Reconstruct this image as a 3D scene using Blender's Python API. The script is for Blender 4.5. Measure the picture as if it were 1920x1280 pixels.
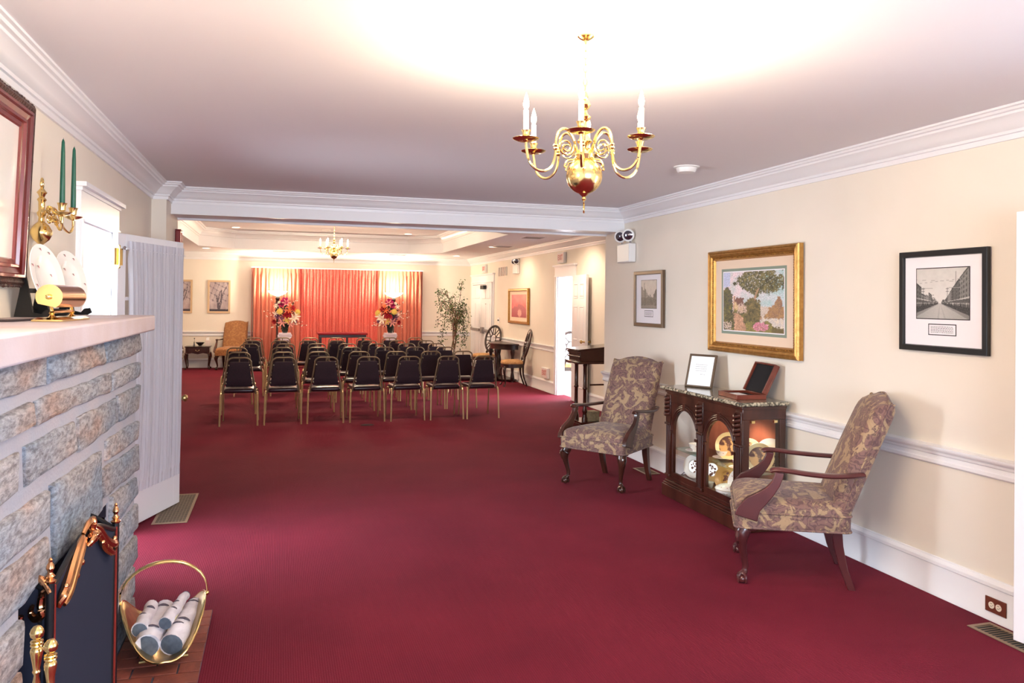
import bpy, math, random
from mathutils import Vector, Matrix, noise as mnoise
from mathutils.geometry import tessellate_polygon
PI = math.pi
R = math.radians
for o in list(bpy.data.objects): bpy.data.objects.remove(o)
SC = bpy.context.scene
COL = SC.collection

# ------------------------------------------------------------------ camera
EYE = 1.63
PITCH, ROLL, YAW = -.0077, .0128, .2886
fwd = Vector((math.sin(YAW)*math.cos(PITCH), math.cos(YAW)*math.cos(PITCH), -math.sin(PITCH)))
rt0 = Vector((math.cos(YAW), -math.sin(YAW), 0))
up0 = rt0.cross(fwd)
rt = rt0*math.cos(ROLL) + up0*math.sin(ROLL)
up = -rt0*math.sin(ROLL) + up0*math.cos(ROLL)
cd = bpy.data.cameras.new('camera')
cam = bpy.data.objects.new('camera', cd)
COL.objects.link(cam)
cam.matrix_world = Matrix(((rt.x, up.x, -fwd.x, 0), (rt.y, up.y, -fwd.y, 0), (rt.z, up.z, -fwd.z, EYE), (0, 0, 0, 1)))
cd.sensor_width = 36
cd.lens = 1474.2/1920*36
cd.shift_y = -86.25/1920
cd.clip_start = .05
SC.camera = cam

# ------------------------------------------------------------------ world, daylight and exposure
SC.view_settings.view_transform = 'Standard'
SC.view_settings.look = 'None'
SC.view_settings.gamma = 1
SC.view_settings.use_curve_mapping = False
SC.view_settings.exposure = 0.67
wd = bpy.data.worlds.new('sky')
SC.world = wd
wd.use_nodes = True
bg = wd.node_tree.nodes['Background']
bg.inputs[0].default_value = (.80, .90, 1, 1)
bg.inputs[1].default_value = 2.2

def area(name, loc, direction, sx, sy, power, color, spread=PI):
    l = bpy.data.lights.new(name, 'AREA')
    l.shape = 'RECTANGLE'; l.size = sx; l.size_y = sy
    l.energy = power; l.color = color; l.spread = spread
    o = bpy.data.objects.new(name, l); COL.objects.link(o)
    o.location = loc
    o.rotation_euler = Vector(direction).to_track_quat('-Z', 'Y').to_euler()
    return o
# daylight outside the windows behind the camera, the glazed door and the doorways
area('daylight_rear_window', (1.3, -2.75, 1.45), (0, 1, -.12), 3.6, 1.5, 255, (.64, .81, 1))
area('daylight_glazed_door', (-1.9, 5.4, 1.3), (1, .3, -.35), 1.1, 2.0, 60, (.80, .90, 1), R(120))
area('daylight_side_doorway', (4.3, 1.6, 1.2), (-1, .1, 0), 1.0, 2.1, 30, (.78, .88, 1))
area('daylight_far_room', (7.7, 12.6, 1.5), (-1, 0, -.12), 2.8, 1.9, 400, (.92, .96, 1))

WARM = (1, .78, .52)
def bulb_light(name, loc, power, color=WARM, radius=.05, parent=None):
    l = bpy.data.lights.new(name, 'POINT'); l.energy = power; l.color = color; l.shadow_soft_size = radius
    o = bpy.data.objects.new(name, l); COL.objects.link(o); o.location = loc
    if parent: o.parent = parent
    return o
def spot_light(name, loc, power, color, angle=110, blend=.8, parent=None, direction=(0, 0, -1), radius=.06):
    l = bpy.data.lights.new(name, 'SPOT'); l.energy = power; l.color = color
    l.spot_size = R(angle); l.spot_blend = blend; l.shadow_soft_size = radius
    o = bpy.data.objects.new(name, l); COL.objects.link(o); o.location = loc
    o.rotation_euler = Vector(direction).to_track_quat('-Z', 'Y').to_euler()
    if parent: o.parent = parent
    return o

# unseen warm light added by the mantel to brighten the left ceiling and wall
bulb_light('added_mantel_light', (-.80, 1.55, 2.0), 30, WARM, .08)

# ------------------------------------------------------------------ materials
def lin(c):
    return tuple(((v/255)/12.92 if v/255 <= .04045 else ((v/255+.055)/1.055)**2.4) for v in c)
MATS = {}
def newmat(name):
    m = bpy.data.materials.new(name); m.use_nodes = True
    nt = m.node_tree; b = nt.nodes['Principled BSDF']
    MATS[name] = m
    return m, nt, b
def node(nt, typ, **kw):
    n = nt.nodes.new(typ)
    for k, v in kw.items(): setattr(n, k, v)
    return n
def mat(name, c, rough=.5, metal=0, c2=None, scale=8, bump=0, bscale=60, detail=3, stretch=(1, 1, 1), coat=0, spec=.5, trans=0, ior=1.45, emit=0, emit_c=None, rnd=0, sharp=(.35, .65), sss=0):
    m, nt, b = newmat(name)
    b.inputs['Base Color'].default_value = (*lin(c), 1)
    b.inputs['Roughness'].default_value = rough
    b.inputs['Metallic'].default_value = metal
    b.inputs['Specular IOR Level'].default_value = spec
    b.inputs['Transmission Weight'].default_value = trans
    b.inputs['IOR'].default_value = ior
    if coat:
        b.inputs['Coat Weight'].default_value = coat
        b.inputs['Coat Roughness'].default_value = .12
    if emit:
        b.inputs['Emission Color'].default_value = (*lin(emit_c or c), 1)
        b.inputs['Emission Strength'].default_value = emit
    if c2 or bump or rnd:
        tc = node(nt, 'ShaderNodeTexCoord'); mp = node(nt, 'ShaderNodeMapping')
        mp.inputs['Scale'].default_value = stretch
        nt.links.new(tc.outputs['Object'], mp.inputs[0])
    colout = None
    if c2:
        nz = node(nt, 'ShaderNodeTexNoise'); nz.inputs['Scale'].default_value = scale; nz.inputs['Detail'].default_value = detail
        cr = node(nt, 'ShaderNodeValToRGB')
        cr.color_ramp.elements[0].color = (*lin(c), 1); cr.color_ramp.elements[0].position = sharp[0]
        cr.color_ramp.elements[1].color = (*lin(c2), 1); cr.color_ramp.elements[1].position = sharp[1]
        if rnd:
            oi = node(nt, 'ShaderNodeObjectInfo'); ad = node(nt, 'ShaderNodeVectorMath', operation='SCALE')
            cb = node(nt, 'ShaderNodeCombineXYZ')
            for i in range(3): nt.links.new(oi.outputs['Random'], cb.inputs[i])
            nt.links.new(cb.outputs[0], ad.inputs[0]); ad.inputs['Scale'].default_value = 37.0
            a2 = node(nt, 'ShaderNodeVectorMath', operation='ADD')
            nt.links.new(mp.outputs[0], a2.inputs[0]); nt.links.new(ad.outputs[0], a2.inputs[1])
            nt.links.new(a2.outputs[0], nz.inputs['Vector'])
        else:
            nt.links.new(mp.outputs[0], nz.inputs['Vector'])
        nt.links.new(nz.outputs['Fac'], cr.inputs[0]); colout = cr.outputs[0]
        nt.links.new(colout, b.inputs['Base Color'])
    if rnd:
        oi = node(nt, 'ShaderNodeObjectInfo'); hs = node(nt, 'ShaderNodeHueSaturation')
        mr = node(nt, 'ShaderNodeMapRange'); mr.inputs[3].default_value = 1-rnd; mr.inputs[4].default_value = 1+rnd
        nt.links.new(oi.outputs['Random'], mr.inputs[0]); nt.links.new(mr.outputs[0], hs.inputs['Value'])
        if colout: nt.links.new(colout, hs.inputs['Color'])
        else: hs.inputs['Color'].default_value = (*lin(c), 1)
        nt.links.new(hs.outputs[0], b.inputs['Base Color'])
    if bump:
        nb = node(nt, 'ShaderNodeTexNoise'); nb.inputs['Scale'].default_value = bscale; nb.inputs['Detail'].default_value = 4
        nt.links.new(mp.outputs[0], nb.inputs['Vector'])
        bp = node(nt, 'ShaderNodeBump'); bp.inputs['Strength'].default_value = bump; bp.inputs['Distance'].default_value = .01
        nt.links.new(nb.outputs['Fac'], bp.inputs['Height']); nt.links.new(bp.outputs[0], b.inputs['Normal'])
    return m

mat('cream_wall', (238, 229, 216), .75, c2=(234, 225, 211), scale=1.5)
mat('white_trim', (240, 239, 242), .32)
mat('ceiling_paint', (232, 228, 231), .85)
mat('brass', (240, 212, 146), .17, 1)
mat('brass_dull', (204, 178, 122), .30, 1, c2=(176, 150, 100), scale=14)
mat('rose_gold', (222, 164, 118), .2, 1)
mat('mahogany', (76, 38, 27), .3, c2=(50, 24, 17), scale=9, stretch=(1, 1, .15), coat=.4, detail=6)
mat('dark_wood', (50, 22, 20), .32, c2=(34, 14, 14), scale=9, stretch=(1, 1, .15), coat=.3)
mat('plum_wood', (88, 40, 40), .28, c2=(66, 28, 30), scale=7, stretch=(1, .3, .3), coat=.4)
mat('lit_wood', (150, 84, 58), .4, c2=(128, 66, 44), scale=9, stretch=(1, 1, .15))  # cabinet back wood with the inside lamp's orange glow put into its colour
mat('red_wood', (120, 52, 34), .3, c2=(92, 36, 24), scale=9, stretch=(.3, 1, 1), coat=.4)
mat('frame_maroon', (128, 44, 36), .25, c2=(92, 28, 26), scale=12, stretch=(1, 1, .2), coat=.5)
mat('frame_carved', (74, 40, 30), .4, c2=(46, 26, 22), scale=60, bump=.9, bscale=70)
mat('gold_frame', (188, 142, 76), .34, .7, c2=(168, 120, 60), scale=30, bump=.2, bscale=80)
mat('gold_carved', (176, 128, 60), .4, .7, c2=(120, 78, 36), scale=80, bump=.9, bscale=110)
mat('bronze_frame', (104, 84, 66), .35, .4)
mat('black_frame', (30, 28, 28), .35)
mat('beech_frame', (206, 176, 140), .45)
mat('mat_board', (240, 236, 240), .8)
mat('mat_peach', (232, 208, 184), .8)
mat('mat_green', (136, 148, 132), .8)
mat('mat_black', (34, 32, 34), .8)
mat('paper', (252, 252, 252), .7)
mat('ink', (104, 100, 106), .8)
mat('vinyl', (52, 24, 34), .28, c2=(42, 20, 30), scale=5, bump=.06, bscale=300, coat=.15)
mat('chair_back_cloth', (42, 20, 34), .8, c2=(32, 15, 27), scale=90)
mat('chair_bronze', (134, 120, 98), .38, .7)
mat('chair_leg_gold', (196, 172, 128), .3, .8)
mat('plastic_black', (24, 24, 26), .4)
mat('white_plastic', (236, 234, 232), .4)
mat('chrome', (210, 210, 216), .1, 1)
mat('lens_glass', (120, 118, 130), .08, .9)
mat('register_tan', (150, 124, 100), .45, .4)
mat('duct_dark', (24, 30, 26), .6)
mat('outlet_brown', (108, 52, 36), .4)
mat('outlet_ivory', (236, 224, 204), .4)
mat('candle_green', (20, 84, 66), .4, sss=.1)
mat('porcelain', (240, 236, 230), .15, coat=.5)
mat('rosebud', (170, 90, 100), .5)
mat('leafbit', (90, 120, 80), .5)
mat('plate_cream', (228, 206, 150), .2, coat=.4)
mat('plate_ochre', (206, 160, 96), .2, coat=.4)
mat('screen_black', (20, 20, 24), .35)
mat('plaque_brown', (96, 64, 56), .35, c2=(214, 168, 112), scale=22, sharp=(.44, .54))
mat('mantel_slab', (194, 184, 192), .6, c2=(184, 168, 168), scale=3, bump=.12, bscale=60)
mat('mortar', (158, 161, 174), .85, c2=(168, 164, 172), scale=5, bump=.3, bscale=90)
mat('mortar_dark', (70, 82, 100), .9)
mat('brick_red', (132, 66, 50), .7, c2=(112, 54, 44), scale=12, bump=.2, bscale=80, rnd=.16)
mat('brick_dark', (44, 34, 50), .8, c2=(34, 30, 48), scale=12, bump=.2, bscale=80, rnd=.25)
mat('marble', (64, 62, 50), .2, c2=(200, 188, 162), scale=44, detail=8, sharp=(.42, .66), coat=.6)
mat('birch', (226, 220, 226), .7, c2=(196, 186, 192), scale=9, stretch=(1, 1, 3), bump=.3, bscale=40)
mat('birch_scar', (84, 74, 82), .8)
mat('log_end', (96, 104, 116), .8, c2=(80, 86, 98), scale=40)
mat('bark_orange', (196, 140, 96), .8)
mat('black_velvet', (18, 16, 20), .9)
mat('red_box', (124, 22, 26), .35)
mat('velvet_red', (140, 16, 30), .75)
mat('trunk', (132, 92, 72), .8, c2=(104, 68, 54), scale=12, stretch=(1, 1, .3))
mat('leaf', (58, 84, 44), .5, c2=(120, 140, 84), scale=12)
mat('leaf_dark', (40, 62, 40), .5)
mat('gold_seat', (200, 156, 104), .8, c2=(176, 128, 80), scale=26)
mat('vase_dark', (42, 52, 48), .12, coat=.6)
mat('pedestal_white', (232, 216, 226), .6)
mat('tile_dark', (70, 66, 74), .15, c2=(120, 118, 128), scale=3, sharp=(.45, .55))
mat('room_white', (245, 246, 250), .8)
mat('sign_white', (232, 214, 210), .5)
mat('sign_red', (206, 96, 92), .5)
mat('flower_red', (168, 24, 42), .6)
mat('flower_magenta', (190, 30, 104), .6)
mat('flower_pink', (232, 160, 150), .6)
mat('flower_white', (244, 226, 206), .6)
mat('flower_yellow', (226, 196, 96), .6)
mat('flower_purple', (110, 62, 100), .6)
mat('flower_orange', (224, 110, 60), .6)
mat('dresser_wood', (58, 24, 18), .25, coat=.4)
mat('stone_box', (156, 150, 124), .6, c2=(130, 124, 104), scale=40)
mat('cord', (40, 30, 34), .5)
mat('white_glow', (255, 244, 224), .5, emit=18, emit_c=(255, 226, 180))
mat('can_glow', (255, 240, 220), .5, emit=9, emit_c=(255, 224, 196))
mat('bowl_glow', (255, 244, 224), .5, emit=7, emit_c=(255, 236, 200))
mat('candle_sleeve', (250, 240, 220), .5, emit=1.2, emit_c=(255, 226, 180))
mat('steel', (150, 140, 140), .35, .6)

def glass(name, tint=(1, 1, 1), alpha=.1):
    m, nt, b = newmat(name)
    nt.nodes.remove(b)
    t = node(nt, 'ShaderNodeBsdfTransparent'); t.inputs[0].default_value = (*tint, 1)
    g = node(nt, 'ShaderNodeBsdfGlossy'); g.inputs['Roughness'].default_value = .02
    fr = node(nt, 'ShaderNodeLayerWeight'); fr.inputs[0].default_value = .5
    pw = node(nt, 'ShaderNodeMath', operation='POWER'); pw.inputs[1].default_value = 5
    mu = node(nt, 'ShaderNodeMath', operation='MULTIPLY_ADD'); mu.inputs[1].default_value = .7; mu.inputs[2].default_value = .02+alpha*.1
    mx = node(nt, 'ShaderNodeMixShader')
    nt.links.new(fr.outputs['Facing'], pw.inputs[0]); nt.links.new(pw.outputs[0], mu.inputs[0]); nt.links.new(mu.outputs[0], mx.inputs[0])
    nt.links.new(t.outputs[0], mx.inputs[1]); nt.links.new(g.outputs[0], mx.inputs[2])
    nt.links.new(mx.outputs[0], nt.nodes['Material Output'].inputs[0])
glass('glass')
glass('shelf_glass', (.82, .93, .88), .5)
def sheer(name, c, fac):
    m, nt, b = newmat(name)
    nt.nodes.remove(b)
    t = node(nt, 'ShaderNodeBsdfTransparent')
    d = node(nt, 'ShaderNodeBsdfDiffuse'); d.inputs[0].default_value = (*lin(c), 1)
    tl = node(nt, 'ShaderNodeBsdfTranslucent'); tl.inputs[0].default_value = (*lin(c), 1)
    m1 = node(nt, 'ShaderNodeMixShader'); m1.inputs[0].default_value = .4
    m2 = node(nt, 'ShaderNodeMixShader'); m2.inputs[0].default_value = fac
    L = nt.links.new
    L(d.outputs[0], m1.inputs[1]); L(tl.outputs[0], m1.inputs[2])
    L(t.outputs[0], m2.inputs[1]); L(m1.outputs[0], m2.inputs[2])
    L(m2.outputs[0], nt.nodes['Material Output'].inputs[0])
sheer('sheer_white', (226, 226, 234), .86)
sheer('screen_mesh', (70, 72, 90), .86)

def m_carpet():
    m, nt, b = newmat('carpet'); L = nt.links.new
    tc = node(nt, 'ShaderNodeTexCoord')
    n1 = node(nt, 'ShaderNodeTexNoise'); n1.inputs['Scale'].default_value = 1.4; n1.inputs['Detail'].default_value = 5
    n2 = node(nt, 'ShaderNodeTexNoise'); n2.inputs['Scale'].default_value = 160; n2.inputs['Detail'].default_value = 2
    w = node(nt, 'ShaderNodeTexWave', wave_type='BANDS', bands_direction='X'); w.inputs['Scale'].default_value = 30; w.inputs['Distortion'].default_value = .6
    cr = node(nt, 'ShaderNodeValToRGB')
    cr.color_ramp.elements[0].position = .3; cr.color_ramp.elements[0].color = (*lin((92, 18, 37)), 1)
    cr.color_ramp.elements[1].position = .72; cr.color_ramp.elements[1].color = (*lin((108, 25, 44)), 1)
    mx = node(nt, 'ShaderNodeMix', data_type='RGBA', blend_type='MULTIPLY'); mx.inputs[0].default_value = .35
    ad = node(nt, 'ShaderNodeMath', operation='ADD'); 
    for n in (n1, n2, w): L(tc.outputs['Object'], n.inputs['Vector'])
    L(n1.outputs['Fac'], cr.inputs[0]); L(cr.outputs[0], mx.inputs[6])
    mr = node(nt, 'ShaderNodeMapRange'); mr.inputs[1].default_value = .3; mr.inputs[2].default_value = .7; mr.inputs[3].default_value = .55; mr.inputs[4].default_value = 1.25
    L(n2.outputs['Fac'], mr.inputs[0]); L(mr.outputs[0], mx.inputs[7]); L(mx.outputs[2], b.inputs['Base Color'])
    L(n2.outputs['Fac'], ad.inputs[0]); L(w.outputs['Fac'], ad.inputs[1])
    bp = node(nt, 'ShaderNodeBump'); bp.inputs['Strength'].default_value = .35; bp.inputs['Distance'].default_value = .004
    L(ad.outputs[0], bp.inputs['Height']); L(bp.outputs[0], b.inputs['Normal'])
    b.inputs['Roughness'].default_value = .9; b.inputs['Specular IOR Level'].default_value = .15
    b.inputs['Sheen Weight'].default_value = .08; b.inputs['Sheen Tint'].default_value = (*lin((200, 80, 90)), 1)
m_carpet()

def m_paisley(name, ground, dark, mid, sc=1.0):
    m, nt, b = newmat(name); L = nt.links.new
    tc = node(nt, 'ShaderNodeTexCoord'); mp = node(nt, 'ShaderNodeMapping'); mp.inputs['Scale'].default_value = (sc, sc, sc)
    L(tc.outputs['Object'], mp.inputs[0])
    nz = node(nt, 'ShaderNodeTexNoise'); nz.inputs['Scale'].default_value = 9; nz.inputs['Detail'].default_value = 2
    L(mp.outputs[0], nz.inputs['Vector'])
    sub = node(nt, 'ShaderNodeVectorMath', operation='SCALE'); sub.inputs['Scale'].default_value = .16
    L(nz.outputs['Color'], sub.inputs[0])
    add = node(nt, 'ShaderNodeVectorMath', operation='ADD'); L(mp.outputs[0], add.inputs[0]); L(sub.outputs[0], add.inputs[1])
    vo = node(nt, 'ShaderNodeTexVoronoi', feature='F1'); vo.inputs['Scale'].default_value = 8.5; L(add.outputs[0], vo.inputs['Vector'])
    s1 = node(nt, 'ShaderNodeMath', operation='MULTIPLY'); s1.inputs[1].default_value = 34; L(vo.outputs['Distance'], s1.inputs[0])
    n2 = node(nt, 'ShaderNodeTexNoise'); n2.inputs['Scale'].default_value = 34; n2.inputs['Detail'].default_value = 1; L(mp.outputs[0], n2.inputs['Vector'])
    s2 = node(nt, 'ShaderNodeMath', operation='MULTIPLY_ADD'); s2.inputs[1].default_value = 9; L(n2.outputs['Fac'], s2.inputs[0]); L(s1.outputs[0], s2.inputs[2])
    sn = node(nt, 'ShaderNodeMath', operation='SINE'); L(s2.outputs[0], sn.inputs[0])
    gt = node(nt, 'ShaderNodeMapRange'); gt.inputs[1].default_value = .25; gt.inputs[2].default_value = .6; L(sn.outputs[0], gt.inputs[0])
    n3 = node(nt, 'ShaderNodeTexNoise'); n3.inputs['Scale'].default_value = 11; n3.inputs['Detail'].default_value = 4; n3.inputs['Distortion'].default_value = 1.6; L(mp.outputs[0], n3.inputs['Vector'])
    big = node(nt, 'ShaderNodeMapRange'); big.inputs[1].default_value = .48; big.inputs[2].default_value = .51; L(n3.outputs['Fac'], big.inputs[0])
    ab = node(nt, 'ShaderNodeMath', operation='SUBTRACT'); ab.inputs[1].default_value = .475; L(n3.outputs['Fac'], ab.inputs[0])
    ab2 = node(nt, 'ShaderNodeMath', operation='ABSOLUTE'); L(ab.outputs[0], ab2.inputs[0])
    ed = node(nt, 'ShaderNodeMapRange'); ed.inputs[1].default_value = .008; ed.inputs[2].default_value = .016; ed.inputs[3].default_value = 1; ed.inputs[4].default_value = 0; L(ab2.outputs[0], ed.inputs[0])
    m1 = node(nt, 'ShaderNodeMix', data_type='RGBA'); m1.inputs[6].default_value = (*lin(ground), 1); m1.inputs[7].default_value = (*lin(mid), 1); L(big.outputs[0], m1.inputs[0])
    g1 = node(nt, 'ShaderNodeMath', operation='MULTIPLY_ADD'); g1.inputs[1].default_value = .62; g1.inputs[2].default_value = .12; L(big.outputs[0], g1.inputs[0])
    g2 = node(nt, 'ShaderNodeMath', operation='MULTIPLY'); L(gt.outputs[0], g2.inputs[0]); L(g1.outputs[0], g2.inputs[1])
    g3 = node(nt, 'ShaderNodeMath', operation='MAXIMUM'); L(g2.outputs[0], g3.inputs[0]); L(ed.outputs[0], g3.inputs[1])
    g4 = node(nt, 'ShaderNodeMath', operation='MULTIPLY'); g4.inputs[1].default_value = .8; L(g3.outputs[0], g4.inputs[0])
    m2 = node(nt, 'ShaderNodeMix', data_type='RGBA'); m2.inputs[7].default_value = (*lin(dark), 1); L(m1.outputs[2], m2.inputs[6]); L(g4.outputs[0], m2.inputs[0])
    L(m2.outputs[2], b.inputs['Base Color']); b.inputs['Roughness'].default_value = .75
    b.inputs['Sheen Weight'].default_value = .15
    bp = node(nt, 'ShaderNodeBump'); bp.inputs['Strength'].default_value = .2; bp.inputs['Distance'].default_value = .003
    L(gt.outputs[0], bp.inputs['Height']); L(bp.outputs[0], b.inputs['Normal'])
m_paisley('paisley', (164, 136, 104), (72, 46, 52), (122, 90, 82))
m_paisley('paisley_gold', (176, 124, 74), (134, 84, 48), (156, 104, 62), 1.4)

def m_stone():
    m, nt, b = newmat('stone'); L = nt.links.new
    tc = node(nt, 'ShaderNodeTexCoord'); oi = node(nt, 'ShaderNodeObjectInfo')
    mp = node(nt, 'ShaderNodeMapping'); mp.inputs['Scale'].default_value = (1, .35, 1); mp.inputs['Rotation'].default_value = (R(12), 0, 0)
    L(tc.outputs['Object'], mp.inputs[0])
    cb = node(nt, 'ShaderNodeCombineXYZ')
    for i in range(3): L(oi.outputs['Random'], cb.inputs[i])
    sc = node(nt, 'ShaderNodeVectorMath', operation='SCALE'); sc.inputs['Scale'].default_value = 31; L(cb.outputs[0], sc.inputs[0])
    ad = node(nt, 'ShaderNodeVectorMath', operation='ADD'); L(mp.outputs[0], ad.inputs[0]); L(sc.outputs[0], ad.inputs[1])
    n1 = node(nt, 'ShaderNodeTexNoise'); n1.inputs['Scale'].default_value = 4.5; n1.inputs['Detail'].default_value = 4; L(ad.outputs[0], n1.inputs['Vector'])
    n2 = node(nt, 'ShaderNodeTexNoise'); n2.inputs['Scale'].default_value = 62; n2.inputs['Detail'].default_value = 8; n2.inputs['Roughness'].default_value = .7; L(ad.outputs[0], n2.inputs['Vector'])
    c1 = node(nt, 'ShaderNodeValToRGB'); e = c1.color_ramp.elements
    e[0].position = .36; e[0].color = (*lin((142, 154, 168)), 1); e[1].position = .76; e[1].color = (*lin((176, 130, 100)), 1)
    x = e.new(.56); x.color = (*lin((170, 166, 166)), 1)
    L(n1.outputs['Fac'], c1.inputs[0])
    c2 = node(nt, 'ShaderNodeValToRGB'); e = c2.color_ramp.elements
    e[0].position = .38; e[0].color = (.34, .32, .33, 1); e[1].position = .60; e[1].color = (1.22, 1.22, 1.26, 1)
    L(n2.outputs['Fac'], c2.inputs[0])
    mx = node(nt, 'ShaderNodeMix', data_type='RGBA', blend_type='MULTIPLY'); mx.inputs[0].default_value = .8
    L(c1.outputs[0], mx.inputs[6]); L(c2.outputs[0], mx.inputs[7])
    hs = node(nt, 'ShaderNodeHueSaturation'); mr = node(nt, 'ShaderNodeMapRange'); mr.inputs[3].default_value = .82; mr.inputs[4].default_value = 1.15
    L(oi.outputs['Random'], mr.inputs[0]); L(mr.outputs[0], hs.inputs['Value']); L(mx.outputs[2], hs.inputs['Color'])
    L(hs.outputs[0], b.inputs['Base Color']); b.inputs['Roughness'].default_value = .8
    bp = node(nt, 'ShaderNodeBump'); bp.inputs['Strength'].default_value = .8; bp.inputs['Distance'].default_value = .012
    L(n2.outputs['Fac'], bp.inputs['Height']); L(bp.outputs[0], b.inputs['Normal'])
m_stone()

def m_drape(name, c, c2, glitter=0):
    m, nt, b = newmat(name); L = nt.links.new
    tc = node(nt, 'ShaderNodeTexCoord'); mp = node(nt, 'ShaderNodeMapping'); mp.inputs['Scale'].default_value = (1, 1, .06)
    L(tc.outputs['Object'], mp.inputs[0])
    nz = node(nt, 'ShaderNodeTexNoise'); nz.inputs['Scale'].default_value = 12; L(mp.outputs[0], nz.inputs['Vector'])
    mx = node(nt, 'ShaderNodeMix', data_type='RGBA'); mx.inputs[6].default_value = (*lin(c), 1); mx.inputs[7].default_value = (*lin(c2), 1)
    L(nz.outputs['Fac'], mx.inputs[0])
    out = mx.outputs[2]
    if glitter:
        vo = node(nt, 'ShaderNodeTexVoronoi'); vo.inputs['Scale'].default_value = 26; L(tc.outputs['Object'], vo.inputs['Vector'])
        lt = node(nt, 'ShaderNodeMath', operation='LESS_THAN'); lt.inputs[1].default_value = .17; L(vo.outputs['Distance'], lt.inputs[0])
        m3 = node(nt, 'ShaderNodeMix', data_type='RGBA'); m3.inputs[7].default_value = (*lin((250, 170, 140)), 1)
        L(lt.outputs[0], m3.inputs[0]); L(out, m3.inputs[6]); out = m3.outputs[2]
    L(out, b.inputs['Base Color']); b.inputs['Roughness'].default_value = .6; b.inputs['Sheen Weight'].default_value = .3
m_drape('drape_side', (214, 124, 98), (196, 100, 80))  # tanner than the centre: lamplight on the cloth is put into the colour
m_drape('drape_center', (236, 112, 98), (226, 98, 86), 1)

def m_print():
    m, nt, b = newmat('print')
    a = node(nt, 'ShaderNodeVertexColor'); a.layer_name = 'Col'
    nt.links.new(a.outputs[0], b.inputs['Base Color']); b.inputs['Roughness'].default_value = .45
m_print()

# ------------------------------------------------------------------ mesh building
class MB:
    def __init__(s): s.v = []; s.f = []
    def add(s, vs, fs, M=None):
        n = len(s.v)
        if M is not None: vs = [M @ Vector(v) for v in vs]
        s.v += [tuple(v) for v in vs]; s.f += [tuple(n+i for i in f) for f in fs]
        return s
    def box(s, x0, y0, z0, x1, y1, z1, M=None):
        v = [(x0, y0, z0), (x1, y0, z0), (x1, y1, z0), (x0, y1, z0), (x0, y0, z1), (x1, y0, z1), (x1, y1, z1), (x0, y1, z1)]
        return s.add(v, [(0, 3, 2, 1), (4, 5, 6, 7), (0, 1, 5, 4), (1, 2, 6, 5), (2, 3, 7, 6), (3, 0, 4, 7)], M)
    def loft(s, rings, cap=True, closed=False, M=None):
        n = len(rings[0]); vs = [p for r in rings for p in r]; fs = []
        m = len(rings)
        for i in range(m if closed else m-1):
            a, b = i*n, ((i+1) % m)*n
            for j in range(n):
                k = (j+1) % n
                fs.append((a+j, a+k, b+k, b+j))
        if cap and not closed:
            fs.append(tuple(range(n-1, -1, -1))); fs.append(tuple((m-1)*n+i for i in range(n)))
        return s.add(vs, fs, M)
    def lathe(s, prof, n=16, M=None, cap=True):
        rings = [[(r*math.cos(2*PI*j/n), r*math.sin(2*PI*j/n), z) for j in range(n)] for r, z in prof]
        return s.loft(rings, cap, M=M)
    def tube(s, pts, r, n=8, closed=False, flat=1.0, upv=(0, 0, 1), M=None, cap=True):
        pts = [Vector(p) for p in pts]; m = len(pts); rings = []
        for i, p in enumerate(pts):
            if closed: t = pts[(i+1) % m]-pts[i-1]
            else: t = pts[min(i+1, m-1)]-pts[max(i-1, 0)]
            t.normalize(); u = Vector(upv)
            if abs(t.dot(u)) > .95: u = Vector((1, 0, 0)) if abs(t.x) < .9 else Vector((0, 1, 0))
            a = t.cross(u).normalized(); b = a.cross(t).normalized()
            rr = r[i] if isinstance(r, (list, tuple)) else r
            rings.append([p+a*(rr*math.cos(2*PI*j/n))+b*(rr*flat*math.sin(2*PI*j/n)) for j in range(n)])
        return s.loft(rings, cap, closed, M)
    def prism(s, poly, axis, a, b, M=None):
        def P(u, v, w): return {'x': (w, u, v), 'y': (u, w, v), 'z': (u, v, w)}[axis]
        n = len(poly); vs = [P(u, v, a) for u, v in poly]+[P(u, v, b) for u, v in poly]
        tr = tessellate_polygon([[Vector((u, v, 0)) for u, v in poly]])
        fs = [tuple(t) for t in tr]+[tuple(n+i for i in reversed(t)) for t in tr]
        fs += [(i, (i+1) % n, n+(i+1) % n, n+i) for i in range(n)]
        return s.add(vs, fs, M)
    def sphere(s, c, r, n=12, m=8, sq=(1, 1, 1), M=None):
        rings = []
        for i in range(m+1):
            a = PI*i/m; rr = max(math.sin(a), .01)
            rings.append([(c[0]+r*sq[0]*rr*math.cos(2*PI*j/n), c[1]+r*sq[1]*rr*math.sin(2*PI*j/n), c[2]-r*sq[2]*math.cos(a)) for j in range(n)])
        return s.loft(rings, True, M=M)
    def disc(s, c, r, n=16, M=None):
        return s.add([(c[0]+r*math.cos(2*PI*j/n), c[1]+r*math.sin(2*PI*j/n), c[2]) for j in range(n)], [tuple(range(n))], M)
    def build(s, name, m, parent=None, angle=40, bevel=0, sub=0, label=None, seg=2):
        me = bpy.data.meshes.new(name); me.from_pydata(s.v, [], s.f)
        me.materials.append(MATS[m])
        me.validate()
        import bmesh
        bm = bmesh.new(); bm.from_mesh(me); bmesh.ops.recalc_face_normals(bm, faces=bm.faces); bm.to_mesh(me); bm.free()
        if angle:
            me.shade_smooth(); me.set_sharp_from_angle(angle=R(angle))
        o = bpy.data.objects.new(name, me); COL.objects.link(o)
        if parent: o.parent = parent
        if bevel:
            b = o.modifiers.new('bevel', 'BEVEL'); b.width = bevel; b.segments = seg; b.limit_method = 'ANGLE'; b.angle_limit = R(40)
        if sub:
            b = o.modifiers.new('sub', 'SUBSURF'); b.levels = sub; b.render_levels = sub
        if label: o['label'] = label
        return o
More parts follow.
